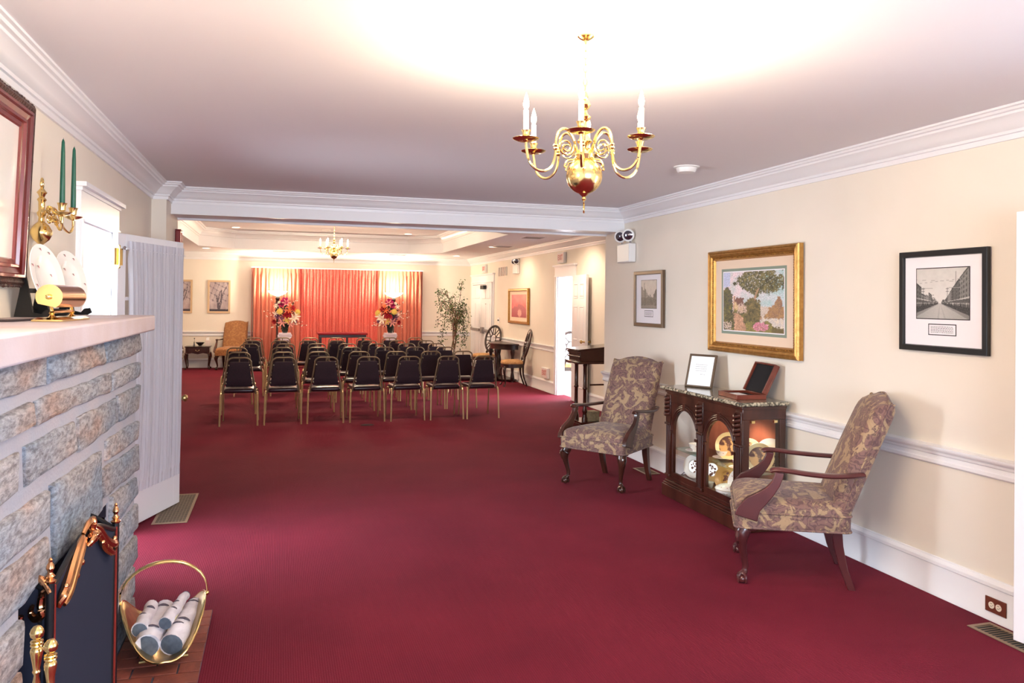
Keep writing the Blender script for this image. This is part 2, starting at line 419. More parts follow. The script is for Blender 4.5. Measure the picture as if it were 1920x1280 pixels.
def mesh_part(name, src, parent):
    o = bpy.data.objects.new(name, src.data); COL.objects.link(o); o.parent = parent
    for md in src.modifiers:
        n = o.modifiers.new(md.name, md.type)
        if md.type == 'BEVEL': n.width = md.width; n.segments = md.segments; n.limit_method = md.limit_method; n.angle_limit = md.angle_limit
        if md.type == 'SUBSURF': n.levels = md.levels; n.render_levels = md.render_levels
    return o
def tag(o, label, cat, group=None):
    o['label'] = label; o['category'] = cat
    if group: o['group'] = group
    return o
def thing(name, label, cat, loc=(0, 0, 0), rz=0, group=None):
    o = bpy.data.objects.new(name, None); COL.objects.link(o); o.empty_display_size = .1
    o.location = loc; o.rotation_euler = (0, 0, rz)
    return tag(o, label, cat, group)
def struct(o): o['kind'] = 'structure'; return o
def structE(name, loc=(0, 0, 0), rz=0):
    o = bpy.data.objects.new(name, None); COL.objects.link(o); o.location = loc; o.rotation_euler = (0, 0, rz); o.empty_display_size = .1
    return struct(o)
def dup(o, loc, rz, label, parent=None):
    def rec(x, par):
        c = x.copy(); COL.objects.link(c); c.parent = par
        for ch in x.children: rec(ch, c)
        return c
    c = rec(o, None); c.location = loc; c.rotation_euler = (0, 0, rz); c['label'] = label
    return c
def T(x, y, z): return Matrix.Translation((x, y, z))
def RX(a): return Matrix.Rotation(a, 4, 'X')
def RY(a): return Matrix.Rotation(a, 4, 'Y')
def RZ(a): return Matrix.Rotation(a, 4, 'Z')
def smooth_path(pts, k=6, closed=False):
    P = [Vector(p) for p in pts]; out = []; n = len(P)
    for i in range(n if closed else n-1):
        if closed: p0, p1, p2, p3 = P[i-1], P[i], P[(i+1) % n], P[(i+2) % n]
        else: p0, p1, p2, p3 = P[max(i-1, 0)], P[i], P[i+1], P[min(i+2, n-1)]
        for j in range(k):
            t = j/k
            out.append(.5*((2*p1)+(-p0+p2)*t+(2*p0-5*p1+4*p2-p3)*t*t+(-p0+3*p1-3*p2+p3)*t**3))
    if not closed: out.append(P[-1])
    return out
def interp(vals, k=6):
    o = []
    for i in range(len(vals)-1):
        for j in range(k): o.append(vals[i]+(vals[i+1]-vals[i])*j/k)
    return o+[vals[-1]]
def sweep(path, prof, closed=False):
    """profile (offset to the left of the path, z) swept along an XY path with mitred corners"""
    P = [Vector((p[0], p[1])) for p in path]; n = len(P); rings = []
    for i in range(n):
        a = (P[i]-P[i-1]).normalized() if (i > 0 or closed) else None
        b = (P[(i+1) % n]-P[i]).normalized() if (i < n-1 or closed) else None
        na = Vector((-a.y, a.x)) if a else None; nb = Vector((-b.y, b.x)) if b else None
        if na is None: m = nb
        elif nb is None: m = na
        else:
            m = (na+nb).normalized(); m = m/max(m.dot(na), .2)
        rings.append([(P[i].x+m.x*d, P[i].y+m.y*d, z) for d, z in prof])
    mb = MB(); mb.loft(rings, True, closed); return mb

# ================================================================== ROOM SHELL
XL, XR, YB, YF = -1.087, 3.607, 7.87, -2.6      # front room: left, right wall, beam face, rear wall
YB2 = 8.385
XL2, XR2, YE = -2.8, 4.705, 19.6                # back room
HC, HC2 = 2.644, 2.69
GL, GR, GY0, GY1 = -1.58, 3.48, 11.3, 17.85      # tray recess
fl = struct(MB().box(XL2-.3, YF-.3, -.1, XR2+.15, YE+.3, 0).build('floor', 'carpet', angle=0))
struct(MB().box(XR2+.15, 10.8, -.1, 8.0, 14.8, -.004).build('floor', 'tile_dark', angle=0))
struct(MB().box(XL-.2, YF-.2, HC, XR+1.3, YB+.1, HC+.1).build('ceiling', 'ceiling_paint', angle=0))
def back_ceiling():
    ch = .66
    oct_ = [(GL+ch, GY0), (GR-ch, GY0), (GR, GY0+ch), (GR, GY1-ch), (GR-ch, GY1), (GL+ch, GY1), (GL, GY1-ch), (GL, GY0+ch)]
    out = [(XL2-.1, YB2-.4), (XR2+.1, YB2-.4), (XR2+.1, YE+.1), (XL2-.1, YE+.1)]
    mb = MB()
    o3 = [Vector((x, y, HC2)) for x, y in out]; i3 = [Vector((x, y, HC2)) for x, y in reversed(oct_)]
    tr = tessellate_polygon([o3, i3]); mb.add(o3+i3, [tuple(t) for t in tr])
    n = 8; top = 3.07
    vs = [(x, y, HC2) for x, y in oct_]+[(x, y, top) for x, y in oct_]
    mb.add([(x, y, top) for x, y in oct_], [tuple(range(8))])
    c = struct(mb.build('ceiling', 'ceiling_paint', angle=0))
    mb = MB(); mb.add(vs, [(i, (i+1) % n, n+(i+1) % n, n+i) for i in range(n)])
    struct(mb.build('trim_1', 'white_trim', angle=0))
    pr = [(0, top-.19), (.012, top-.19), (.014, top-.165), (.03, top-.155), (.034, top-.14), (.05, top-.11), (.09, top-.07), (.12, top-.055), (.122, top-.035), (.145, top-.03), (.15, top), (0, top)]
    struct(sweep(oct_, pr, True).build('trim_2', 'white_trim', angle=30))
back_ceiling()
def crown_prof(zb, zt, d):
    h = zt-zb
    f = [(0, 0), (.10, 0), (.12, .18), (.2, .2), (.22, .3), (.3, .34), (.42, .5), (.6, .66), (.72, .72), (.74, .8), (.86, .82), (.9, .9), (1, .92), (1, 1), (0, 1)]
    return [(a*d, zb+b*h) for a, b in f]
# front room crown: clockwise path, room on the left of travel => go counter-clockwise
PX, PY = -.965, 7.56
front_path = [(XL, YF), (XR, YF), (XR, YB), (PX, YB), (PX, PY), (XL, PY)]
struct(sweep(front_path, crown_prof(2.495, HC, .14), True).build('trim_3', 'white_trim', angle=30))
back_path = [(XR2, YB2), (XR2, YE), (XL2, YE), (XL2, YB2)]
struct(sweep(back_path, crown_prof(2.52, HC2, .14)).build('trim_4', 'white_trim', angle=30))

def wall_with_openings(name, axis, c, thick, a0, a1, z1, ops, m='cream_wall'):
    """axis 'x': plane at x=c spanning y a0..a1, thickness towards +thick; openings (a,b,z0,z1)"""
    mb = MB(); ops = sorted(ops); cur = a0
    def B(u0, u1, z0, zt):
        if u1-u0 < 1e-4 or zt-z0 < 1e-4: return
        if axis == 'x': mb.box(min(c, c+thick), u0, z0, max(c, c+thick), u1, zt)
        else: mb.box(u0, min(c, c+thick), z0, u1, max(c, c+thick), zt)
    for (a, b, z0, zt) in ops:
        B(cur, a, 0, z1); B(a, b, 0, z0); B(a, b, zt, z1); cur = b
    B(cur, a1, 0, z1)
    return struct(mb.build(name, m, angle=0))
D3 = (4.97, 5.88, 0, 2.07)
wall_with_openings('wall_left', 'x', XL, -.14, YF, YB, HC, [D3])
wall_with_openings('wall_right', 'x', XR, .14, YF, YB2-.0, HC2, [(1.2, 2.02, 0, 2.07)])
wall_with_openings('wall_front', 'y', YF, -.12, XL-.14, XR+.14, HC, [(-.1, 2.9, .75, 2.15)])
D2 = (12.22, 13.03, 0, 2.08)
wall_with_openings('wall_right', 'x', XR2, .14, YB2-.14, YE, HC2, [D2])
wall_with_openings('wall_back', 'y', YE, .12, XL2-.1, XR2+.1, HC2, [])
wall_with_openings('wall_left', 'x', XL2, -.12, YB2-.14, YE, HC2, [])
wall_with_openings('wall_front', 'y', YB2, -.12, XR+.14, XR2+.14, HC2, [])
wall_with_openings('wall_front', 'y', YB2, -.12, XL2-.1, XL-.14, HC2, [])
# pilaster and beam between the two rooms
struct(MB().box(XL-.14, PY, 0, PX, YB2, HC).build('wall_left', 'cream_wall', angle=0))
struct(MB().box(PX, YB, 2.412, XR, YB2, HC2).box(PX, YB2-.03, 2.392, XR, YB2, 2.42).box(PX, YB-.006, 2.40, XR, YB+.05, 2.42).build('trim_5', 'white_trim', angle=0))
# room beyond the right doorway
struct(MB().box(7.9, 10.8, 0, 8.0, 14.8, 2.6).box(4.85, 10.7, 0, 8.0, 10.8, 2.6).box(4.85, 14.8, 0, 8.0, 14.9, 2.6).box(4.85, 10.7, 2.6, 8.0, 14.9, 2.7).build('wall_right', 'room_white', angle=0))

base_p = [(0, 0), (.022, 0), (.022, .17), (.012, .182), (.012, .2), (0, .2)]
def base_prof(h=.215):
    return [(0, 0), (.03, 0), (.03, .012), (.02, .03), (.02, h-.045), (.028, h-.04), (.028, h-.022), (.012, h-.008), (.01, h), (0, h)]
RAIL = [(0, .735), (.008, .735), (.02, .745), (.02, .762), (.012, .768), (.012, .79), (.022, .796), (.026, .81), (.04, .822), (.044, .832), (.044, .842), (0, .848)]
def run(name, pts, prof):
    o = sweep(pts, prof).build(name, 'white_trim', angle=30); return struct(o)
# going with the room on the left: right wall from y small to large
run('baseboard_right', [(XR, 2.12), (XR, YB2)], base_prof())
run('trim_6', [(XR, 2.12), (XR, YB2+.0)], RAIL)
run('baseboard_right', [(XR, YF), (XR, 1.1)], base_prof())
run('baseboard_right', [(XR2, YB2), (XR2, 12.11)], base_prof())
run('baseboard_right', [(XR2, 13.13), (XR2, 17.2)], base_prof())
run('trim_7', [(XR2, YB2), (XR2, 12.11)], RAIL)
run('trim_7', [(XR2, 13.13), (XR2, 17.2)], RAIL)
run('baseboard_back', [(XR2, YE), (XL2, YE)], base_prof())
run('trim_8', [(XR2, YE), (XL2, YE)], RAIL)
run('baseboard_left', [(XL2, YE), (XL2, YB2)], base_prof())
run('baseboard_left', [(XL, 4.88), (XL, 4.42)], base_prof())
run('baseboard_left', [(PX, YB2), (PX, PY), (XL, PY), (XL, 5.98)], base_prof())
# window behind the camera
wf = structE('window_1', (1.4, YF, .75))
mb = MB()
mb.box(-1.56, -.02, -.06, 1.56, .05, 0).box(-1.56, -.02, 1.4, 1.56, .03, 1.48).box(-1.58, -.02, 0, -1.5, .03, 1.4).box(1.5, -.02, 0, 1.58, .03, 1.4)
for x in (-.5, .5): mb.box(x-.03, -.08, 0, x+.03, 0, 1.4)
mb.box(-1.5, -.08, .67, 1.5, -.02, .71)
mb.build('window_frame', 'white_trim', wf, angle=0)

# ------------------------------------------------------------------ doors
def casing(name, x, sgn, y0, y1, ztop, w=.085, cap=True):
    """flat casing with a crowned head on the wall plane x, facing sgn"""
    e = structE(name, (x, (y0+y1)/2, 0)); h = (y1-y0)/2; t = .02*sgn
    def B(mb, a, b, z0, z1, d): mb.box(min(0, d*sgn), a, z0, max(0, d*sgn), b, z1)
    mb = MB(); B(mb, -h-w, -h, 0, ztop, .022); B(mb, -h-w+.012, -h-w+.03, 0, ztop, .03)
    mb.build('jamb_casing', 'white_trim', e, angle=0)
    mb = MB(); B(mb, h, h+w, 0, ztop, .022); B(mb, h+w-.03, h+w-.012, 0, ztop, .03)
    mb.build('jamb_casing', 'white_trim', e, angle=0)
    mb = MB(); B(mb, -h-w-.005, h+w+.005, ztop, ztop+.15, .026)
    mb.build('head_casing', 'white_trim', e, angle=0)
    mb = MB(); B(mb, -h-w-.02, h+w+.02, ztop+.15, ztop+.17, .035); B(mb, -h-w-.045, h+w+.045, ztop+.17, ztop+.195, .06); B(mb, -h-w-.015, h+w+.015, ztop-.008, ztop+.012, .035)
    mb.build('head_cap', 'white_trim', e, angle=0)
    mb = MB()   # reveal lining through the wall
    d = -.14*sgn
    mb.box(min(0, d), -h-.001, 0, max(0, d), -h+.018, ztop).box(min(0, d), h-.018, 0, max(0, d), h+.001, ztop).box(min(0, d), -h, ztop-.018, max(0, d), h, ztop+.001)
    mb.build('door_lining', 'white_trim', e, angle=0)
    return e

# glazed door with gathered sheer curtain, left wall
casing('door_3', XL, 1, D3[0], D3[1], D3[3])
def glazed_door():
    hx, hy = -1.045, 5.85; ex, ey = -.728, 6.715
    L = math.hypot(ex-hx, ey-hy); a = math.atan2(ey-hy, ex-hx)
    d = structE('door_3', (hx, hy, .012), a)          # leaf along local +x, visible face towards local -y
    d.name = 'door_3'
    H = 2.05; t = .04
    MB().box(0, 0, 0, .1, t, H).build('stile', 'white_trim', d, bevel=.003)
    MB().box(L-.1, 0, 0, L, t, H).build('stile', 'white_trim', d, bevel=.003)
    MB().box(.1, 0, 0, L-.1, t, .26).build('bottom_rail', 'white_trim', d, bevel=.003)
    MB().box(.1, 0, H-.11, L-.1, t, H).build('top_rail', 'white_trim', d, bevel=.003)
    for i in (1, 2): MB().box(.1+(L-.2)*i/3-.012, .008, .26, .1+(L-.2)*i/3+.012, t-.008, H-.11).build('muntin', 'white_trim', d, angle=0)
    for i in range(1, 5): MB().box(.1, .009, .26+(H-.37)*i/5-.012, L-.1, t-.009, .26+(H-.37)*i/5+.012).build('muntin', 'white_trim', d, angle=0)
    MB().box(.1, t/2-.002, .26, L-.1, t/2+.002, H-.11).build('pane', 'glass', d, angle=0)
    # curtain: wavy sheet with top header
    rnd = random.Random(4)
    nx = 150; zs = [H-.05, H-.075, H-.10, H-.17, H-.4, .95, .5, .33, .30, .24]
    vs = []; fs = []
    ph = [rnd.uniform(0, 6) for _ in range(4)]
    for k, z in enumerate(zs):
        for i in range(nx+1):
            u = i/nx; tt = abs((z-1.1)/.9)
            wx0, wx1 = .085+.05*(1-tt**2), L-.05-.01*(1-tt**2)
            A = .011 if 2 < k < 8 else .006
            if k in (2, 8): A = .004
            y = -.028+A*(math.sin(u*2*PI*17+ph[0]+.4*math.sin(k))+.5*math.sin(u*2*PI*29+ph[1]))-(.006 if k < 3 else 0)
            vs.append((wx0+(wx1-wx0)*u, y, z))
    for k in range(len(zs)-1):
        for i in range(nx): a0 = k*(nx+1)+i; fs.append((a0, a0+1, a0+nx+2, a0+nx+1))
    MB().add(vs, fs).build('sheer_curtain', 'sheer_white', d, angle=180)
    MB().tube([(.06, -.026, H-.105), (L-.03, -.026, H-.105)], .006).build('curtain_rod', 'white_trim', d)
    MB().lathe([(.004, 0), (.012, .003), (.012, .01), (.002, .014)], M=T(.065, -.005, H-.10) @ RX(PI/2)).build('rod_bracket', 'steel', d)
    MB().box(L-.085, -.006, .74, L-.035, 0, .91).build('lock_plate', 'brass_dull', d, bevel=.002)
    MB().lathe([(.012, 0), (.012, .02), (.01, .03), (.024, .045), (.028, .058), (.022, .07), (.004, .074)], 14, M=T(L-.058, -.005, .83) @ RX(PI/2)).build('door_knob', 'brass_dull', d)
    MB().lathe([(.012, 0), (.01, .03), (.024, .045), (.028, .058), (.022, .07), (.004, .074)], 14, M=T(L-.058, t, .83) @ RX(-PI/2)).build('door_knob', 'brass_dull', d)
    for z in (1.83, .3):
        mb = MB().box(.0, -.004, z, .055, -.001, z+.115).box(-.05, -.004, z, -.002, -.001, z+.115)
        mb.tube([(0, -.01, z-.012), (0, -.01, z+.127)], .008, 10).sphere((0, -.01, z-.014), .009, 8, 6).sphere((0, -.01, z+.129), .009, 8, 6)
        mb.build('hinge', 'brass', d)
glazed_door()

def six_panel_leaf(d, L, H, t=.04, m='white_trim'):
    rows = [(.24, .84), (1.0, 1.56), (1.68, H-.13)]
    cols = [(.11, L/2-.05), (L/2+.05, L-.11)]
    mb = MB().box(0, 0, 0, L, t, H)
    mb.build('leaf', m, d, bevel=.002)
    for z0, z1 in rows:
        for x0, x1 in cols:
            for s in (-1, 1):
                y0 = -.001 if s < 0 else t
                mb = MB()
                ring = [(x0, z0), (x1, z0), (x1, z1), (x0, z1)]
                def rr(e, y): return [(x0+e, y, z0+e), (x1-e, y, z0+e), (x1-e, y, z1-e), (x0+e, y, z1-e)]
                off = -1 if s < 0 else 1
                b = 0 if s < 0 else t
                mb.loft([rr(0, b), rr(.006, b+off*.006), rr(.018, b+off*.006), rr(.03, b-off*.0+off*.001), rr(.045, b+off*.005)], True)
                mb.build('door_panel', m, d, angle=0)
casing('door_2', XR2, -1, D2[0], D2[1], D2[3])
d2 = structE('door_2', (4.672, 12.235, .012), math.atan2(11.43-12.235, 4.60-4.672))
six_panel_leaf(d2, .80, 2.06)
MB().lathe([(.02, 0), (.012, .01), (.012, .03), (.028, .045), (.03, .058), (.02, .07), (.003, .073)], 12, M=T(.74, 0, 1.0) @ RX(PI/2)).build('door_knob', 'brass_dull', d2)
MB().lathe([(.02, 0), (.012, .01), (.012, .03), (.026, .045), (.02, .06), (.003, .063)], 12, M=T(.74, .04, 1.0) @ RX(-PI/2)).build('door_knob', 'brass_dull', d2)

# near right open door beside the camera
d4 = structE('door_4', (3.6, 2.06, .035), math.atan2(2.955-2.06, 3.45-3.6))
six_panel_leaf(d4, .905, 2.06)
casing('door_4', XR, -1, 1.2, 2.02, 2.07)

# far double exit door
casing('door_1', XR2, -1, 17.33, 19.3, 2.08, .08)
def exit_door():
    d = structE('door_1', (XR2-.004, 17.35, .012), PI/2)        # +x local = +y world, room side is local +y
    for x0 in (0, .98):
        mb = MB().box(x0, 0, 0, x0+.955, .04, 2.055); mb.build('leaf', 'white_trim', d, bevel=.003)
        for z0, z1 in ((.24, .84), (1.0, 1.56), (1.68, 1.93)):
            for a, b in ((.12, .43), (.52, .83)):
                MB().box(x0+a, .04, z0, x0+b, .048, z1).build('door_panel', 'white_trim', d, bevel=.006)
    MB().box(.06, .04, .90, .92, .075, .96).box(.62, .04, .86, .80, .10, 1.0).build('panic_bar', 'steel', d, bevel=.004)
    MB().box(1.04, .04, .90, 1.88, .075, .96).build('panic_bar', 'steel', d, bevel=.004)
    MB().box(.45, .04, 1.90, .75, .12, 1.99).build('door_closer', 'plastic_black', d, bevel=.006)
    MB().box(.3, .10, 2.0, 1.5, .115, 2.015).build('closer_arm', 'steel', d, angle=0)
    MB().box(.40, .04, 1.545, .435, .048, 1.56).box(.5, .04, 1.545, .535, .048, 1.56).build('peep_hole', 'plastic_black', d, angle=0)
exit_door()

# ================================================================== FIREPLACE
rs = random.Random(11)
FX = -.68
fp = thing('fireplace', 'grey and tan stone fireplace with a smooth stone mantel along the left wall', 'fireplace', (XL, 3.1, 0))
def fireplace():
    ox, oy = XL, 3.1
    def L(mb): 
        mb.v = [(x-ox, y-oy, z) for x, y, z in mb.v]; return mb
    y0, y1, zt = 1.8, 4.37, 1.458; a, b, zo = 2.5, 3.70, .755; xm = FX-.004
    mb = MB()
    mb.box(XL+.002, y0+.02, 0, xm, a, zt).box(XL+.002, b, 0, xm, y1-.02, zt).box(XL+.002, a, zo, xm, b, zt)
    L(mb).build('mortar_body', 'mortar', fp, angle=0)
    # mantel slab
    mb = MB(); mb.box(XL+.002, 1.76, 1.459, -.605, 4.385, 1.537)
    L(mb).build('mantel_slab', 'mantel_slab', fp, bevel=.008)
    MB_ = MB
    def stone(poly, proud=None, jit=.008, xface=FX):
        cy = sum(p[0] for p in poly)/len(poly); cz = sum(p[1] for p in poly)/len(poly)
        # resample outline
        out = []; n = len(poly)
        for i in range(n):
            p, q = poly[i], poly[(i+1) % n]; d = math.hypot(q[0]-p[0], q[1]-p[1]); k = max(1, int(d/.11))
            for j in range(k):
                t = j/k; out.append((p[0]+(q[0]-p[0])*t+rs.uniform(-jit, jit), p[1]+(q[1]-p[1])*t+rs.uniform(-jit*.6, jit*.6)))
        def ring(s, x, jx): return [(x+rs.uniform(-jx, jx), cy+(p[0]-cy)*s[0], cz+(p[1]-cz)*s[1]) for p in out]
        w = max(p[0] for p in out)-min(p[0] for p in out); h = max(p[1] for p in out)-min(p[1] for p in out)
        e = lambda d: (1-2*d/w, 1-2*d/h)
        p = proud if proud is not None else rs.uniform(.008, .020)
        mb = MB_(); r0 = ring(e(0), xface-.05, 0); r1 = ring(e(0), xface+p*.3, .002); r2 = ring(e(.005), xface+p*.75, .004); r3 = ring(e(min(.02, h*.25)), xface+p, .005)
        n = len(out); c = (xface+p*1.05, cy, cz)
        mb.loft([r0, r1, r2, r3], False)
        k = len(mb.v); mb.v.append(c); base = 3*n
        for j in range(n): mb.f.append((base+j, base+(j+1) % n, k))
        L(mb).build('stone', 'stone', fp, angle=60)
    S = [
     [(3.52, 1.45), (4.37, 1.45), (4.38, 1.345), (3.55, 1.352)], [(2.71, 1.45), (3.48, 1.45), (3.51, 1.354), (2.715, 1.362)], [(2.20, 1.45), (2.68, 1.45), (2.68, 1.362), (2.21, 1.362)],
     [(3.70, 1.305), (4.38, 1.303), (4.37, 1.222), (3.705, 1.222)], [(2.605, 1.321), (3.655, 1.309), (3.66, 1.228), (2.60, 1.25)], [(2.05, 1.325), (2.56, 1.321), (2.57, 1.25), (2.05, 1.255)],
     [(3.835, 1.189), (4.40, 1.18), (4.37, 1.055), (3.87, 1.07)], [(3.12, 1.195), (3.80, 1.185), (3.84, 1.07), (3.14, 1.07)], [(2.50, 1.206), (3.06, 1.195), (3.11, 1.08), (2.52, 1.09)], [(1.95, 1.21), (2.45, 1.205), (2.44, 1.09), (1.95, 1.10)],
     [(3.60, 1.03), (4.37, 1.005), (4.38, .905), (3.61, .945)],
     [(3.55, .925), (4.39, .875), (4.40, .745), (3.56, .80)],
     [(2.78, 1.03), (3.52, 1.01), (3.52, .765), (3.2, .76), (2.84, .765)], [(2.15, 1.05), (2.735, 1.03), (2.75, .91), (2.15, .935)], [(2.25, .91), (2.75, .885), (2.79, .765), (2.51, .76), (2.25, .78)],
     [(3.72, .775), (4.36, .72), (4.37, .62), (3.715, .63)], [(3.71, .60), (4.37, .585), (4.36, .46), (3.715, .487)], [(3.715, .455), (4.35, .43), (4.39, .30), (3.71, .325)], [(3.72, .30), (4.33, .27), (4.36, .14), (3.71, .15)], [(3.71, .125), (4.36, .11), (4.37, .01), (3.71, .01)],
     [(2.2, .745), (2.49, .73), (2.485, .60), (2.2, .615)], [(2.15, .59), (2.495, .575), (2.49, .44), (2.15, .45)], [(2.2, .42), (2.485, .41), (2.49, .28), (2.2, .28)], [(2.12, .25), (2.49, .25), (2.485, .13), (2.12, .13)], [(2.2, .10), (2.49, .10), (2.49, .01), (2.2, .01)],
     [(1.82, 1.45), (2.17, 1.45), (2.17, 1.365), (1.82, 1.36)], [(1.80, 1.32), (2.01, 1.32), (2.01, 1.25), (1.80, 1.25)], [(1.81, 1.20), (1.91, 1.20), (1.91, 1.10), (1.80, 1.10)],
     [(1.80, 1.06), (2.11, 1.05), (2.11, .94), (1.80, .95)], [(1.81, .91), (2.21, .90), (2.21, .78), (1.80, .79)], [(1.80, .75), (2.16, .74), (2.16, .615), (1.81, .62)], [(1.80, .58), (2.11, .58), (2.11, .45), (1.81, .46)], [(1.80, .42), (2.16, .42), (2.16, .28), (1.81, .29)], [(1.80, .25), (2.08, .25), (2.08, .13), (1.81, .13)], [(1.80, .10), (2.16, .10), (2.16, .01), (1.80, .01)]]
    for s in S: stone(s)
    # stones of the end facing the glazed door
    zz = .01
    while zz < 1.42:
        h = rs.uniform(.10, .17); h = min(h, 1.45-zz); x = XL+.01; 
        while x < FX-.03:
            w = min(rs.uniform(.16, .3), FX-.01-x)
            if w > .05:
                mb = MB(); n = 8; p = rs.uniform(.01, .03)
                mb.loft([[(x, y1-.05, zz), (x+w-.02, y1-.05, zz), (x+w-.02, y1-.05, zz+h-.025), (x, y1-.05, zz+h-.025)], [(x, y1-.01, zz), (x+w-.02, y1-.01, zz), (x+w-.02, y1-.01, zz+h-.025), (x, y1-.01, zz+h-.025)], [(x+.02, y1+p-.012, zz+.02), (x+w-.04, y1+p-.012, zz+.02), (x+w-.04, y1+p-.012, zz+h-.045), (x+.02, y1+p-.012, zz+h-.045)]])
                L(mb).build('stone', 'stone', fp, angle=60)
            x += w
        zz += h
    # firebox with dark purple bricks
    mb = MB(); mb.box(XL+.003, a-.0, .0, XL+.02, b, zo).box(XL+.003, a-.015, 0, xm-.01, a-.0, zo).box(XL+.003, b, 0, xm-.01, b+.015, zo).box(XL+.003, a, 0, FX, b, .008)
    fb = L(mb).build('firebox', 'mortar_dark', fp, angle=0)
    bw, bh, g = .2, .062, .012; row = 0; z = .012
    brick = MB().box(0, 0, 0, .012, bw-g, bh-g).build('brick', 'brick_dark', fb, bevel=.002, seg=1)
    brick.location = (.02, a-oy, z); first = True; side = None
    while z < zo-.02:
        y = a-(.1 if row % 2 else 0)
        while y < b-.02:
            ys, ye = max(y, a), min(y+bw-g, b)
            if ye-ys > .04:
                o = brick if first else mesh_part('brick', brick, fb); first = False
                o.location = (.02, ys-oy, z); o.scale = (1, (ye-ys)/(bw-g), 1)
            y += bw
        for yy in (a+.001, b-.013):
            x = XL+.03+(-.1 if row % 2 else 0)
            while x < xm-.02:
                xs, xe = max(x, XL+.035), min(x+bw-g, xm-.005)
                if xe-xs > .03:
                    if side is None:
                        side = MB().box(0, 0, 0, bw-g, .012, bh-g).build('brick', 'brick_dark', fb, bevel=.002, seg=1); o = side
                    else: o = mesh_part('brick', side, fb)
                    o.location = (xs-ox, yy-oy, z); o.scale = ((xe-xs)/(bw-g), 1, 1)
                x += bw
        z += bh; row += 1
    # hearth of red bricks, nearly flush with the carpet
    mb = MB(); mb.box(FX, 1.84, .0, -.305, 4.36, .012)
    hb = L(mb).build('hearth', 'mortar_dark', fp, angle=0)
    hbk = MB().box(0, 0, 0, .178, .092, .012).build('brick', 'brick_red', hb, bevel=.002, seg=1); first = True
    y = 1.845; row = 0
    while y < 4.33:
        cols = [(FX+.012, .178), (FX+.198, .178)] if row % 2 else [(FX+.012, .085), (FX+.104, .178), (FX+.289, .086)]
        for x, w in cols:
            o = hbk if first else mesh_part('brick', hbk, hb); first = False
            o.location = (x-ox, y-oy, .009); o.scale = (w/.178, 1, 1)
        y += .1; row += 1
fireplace()

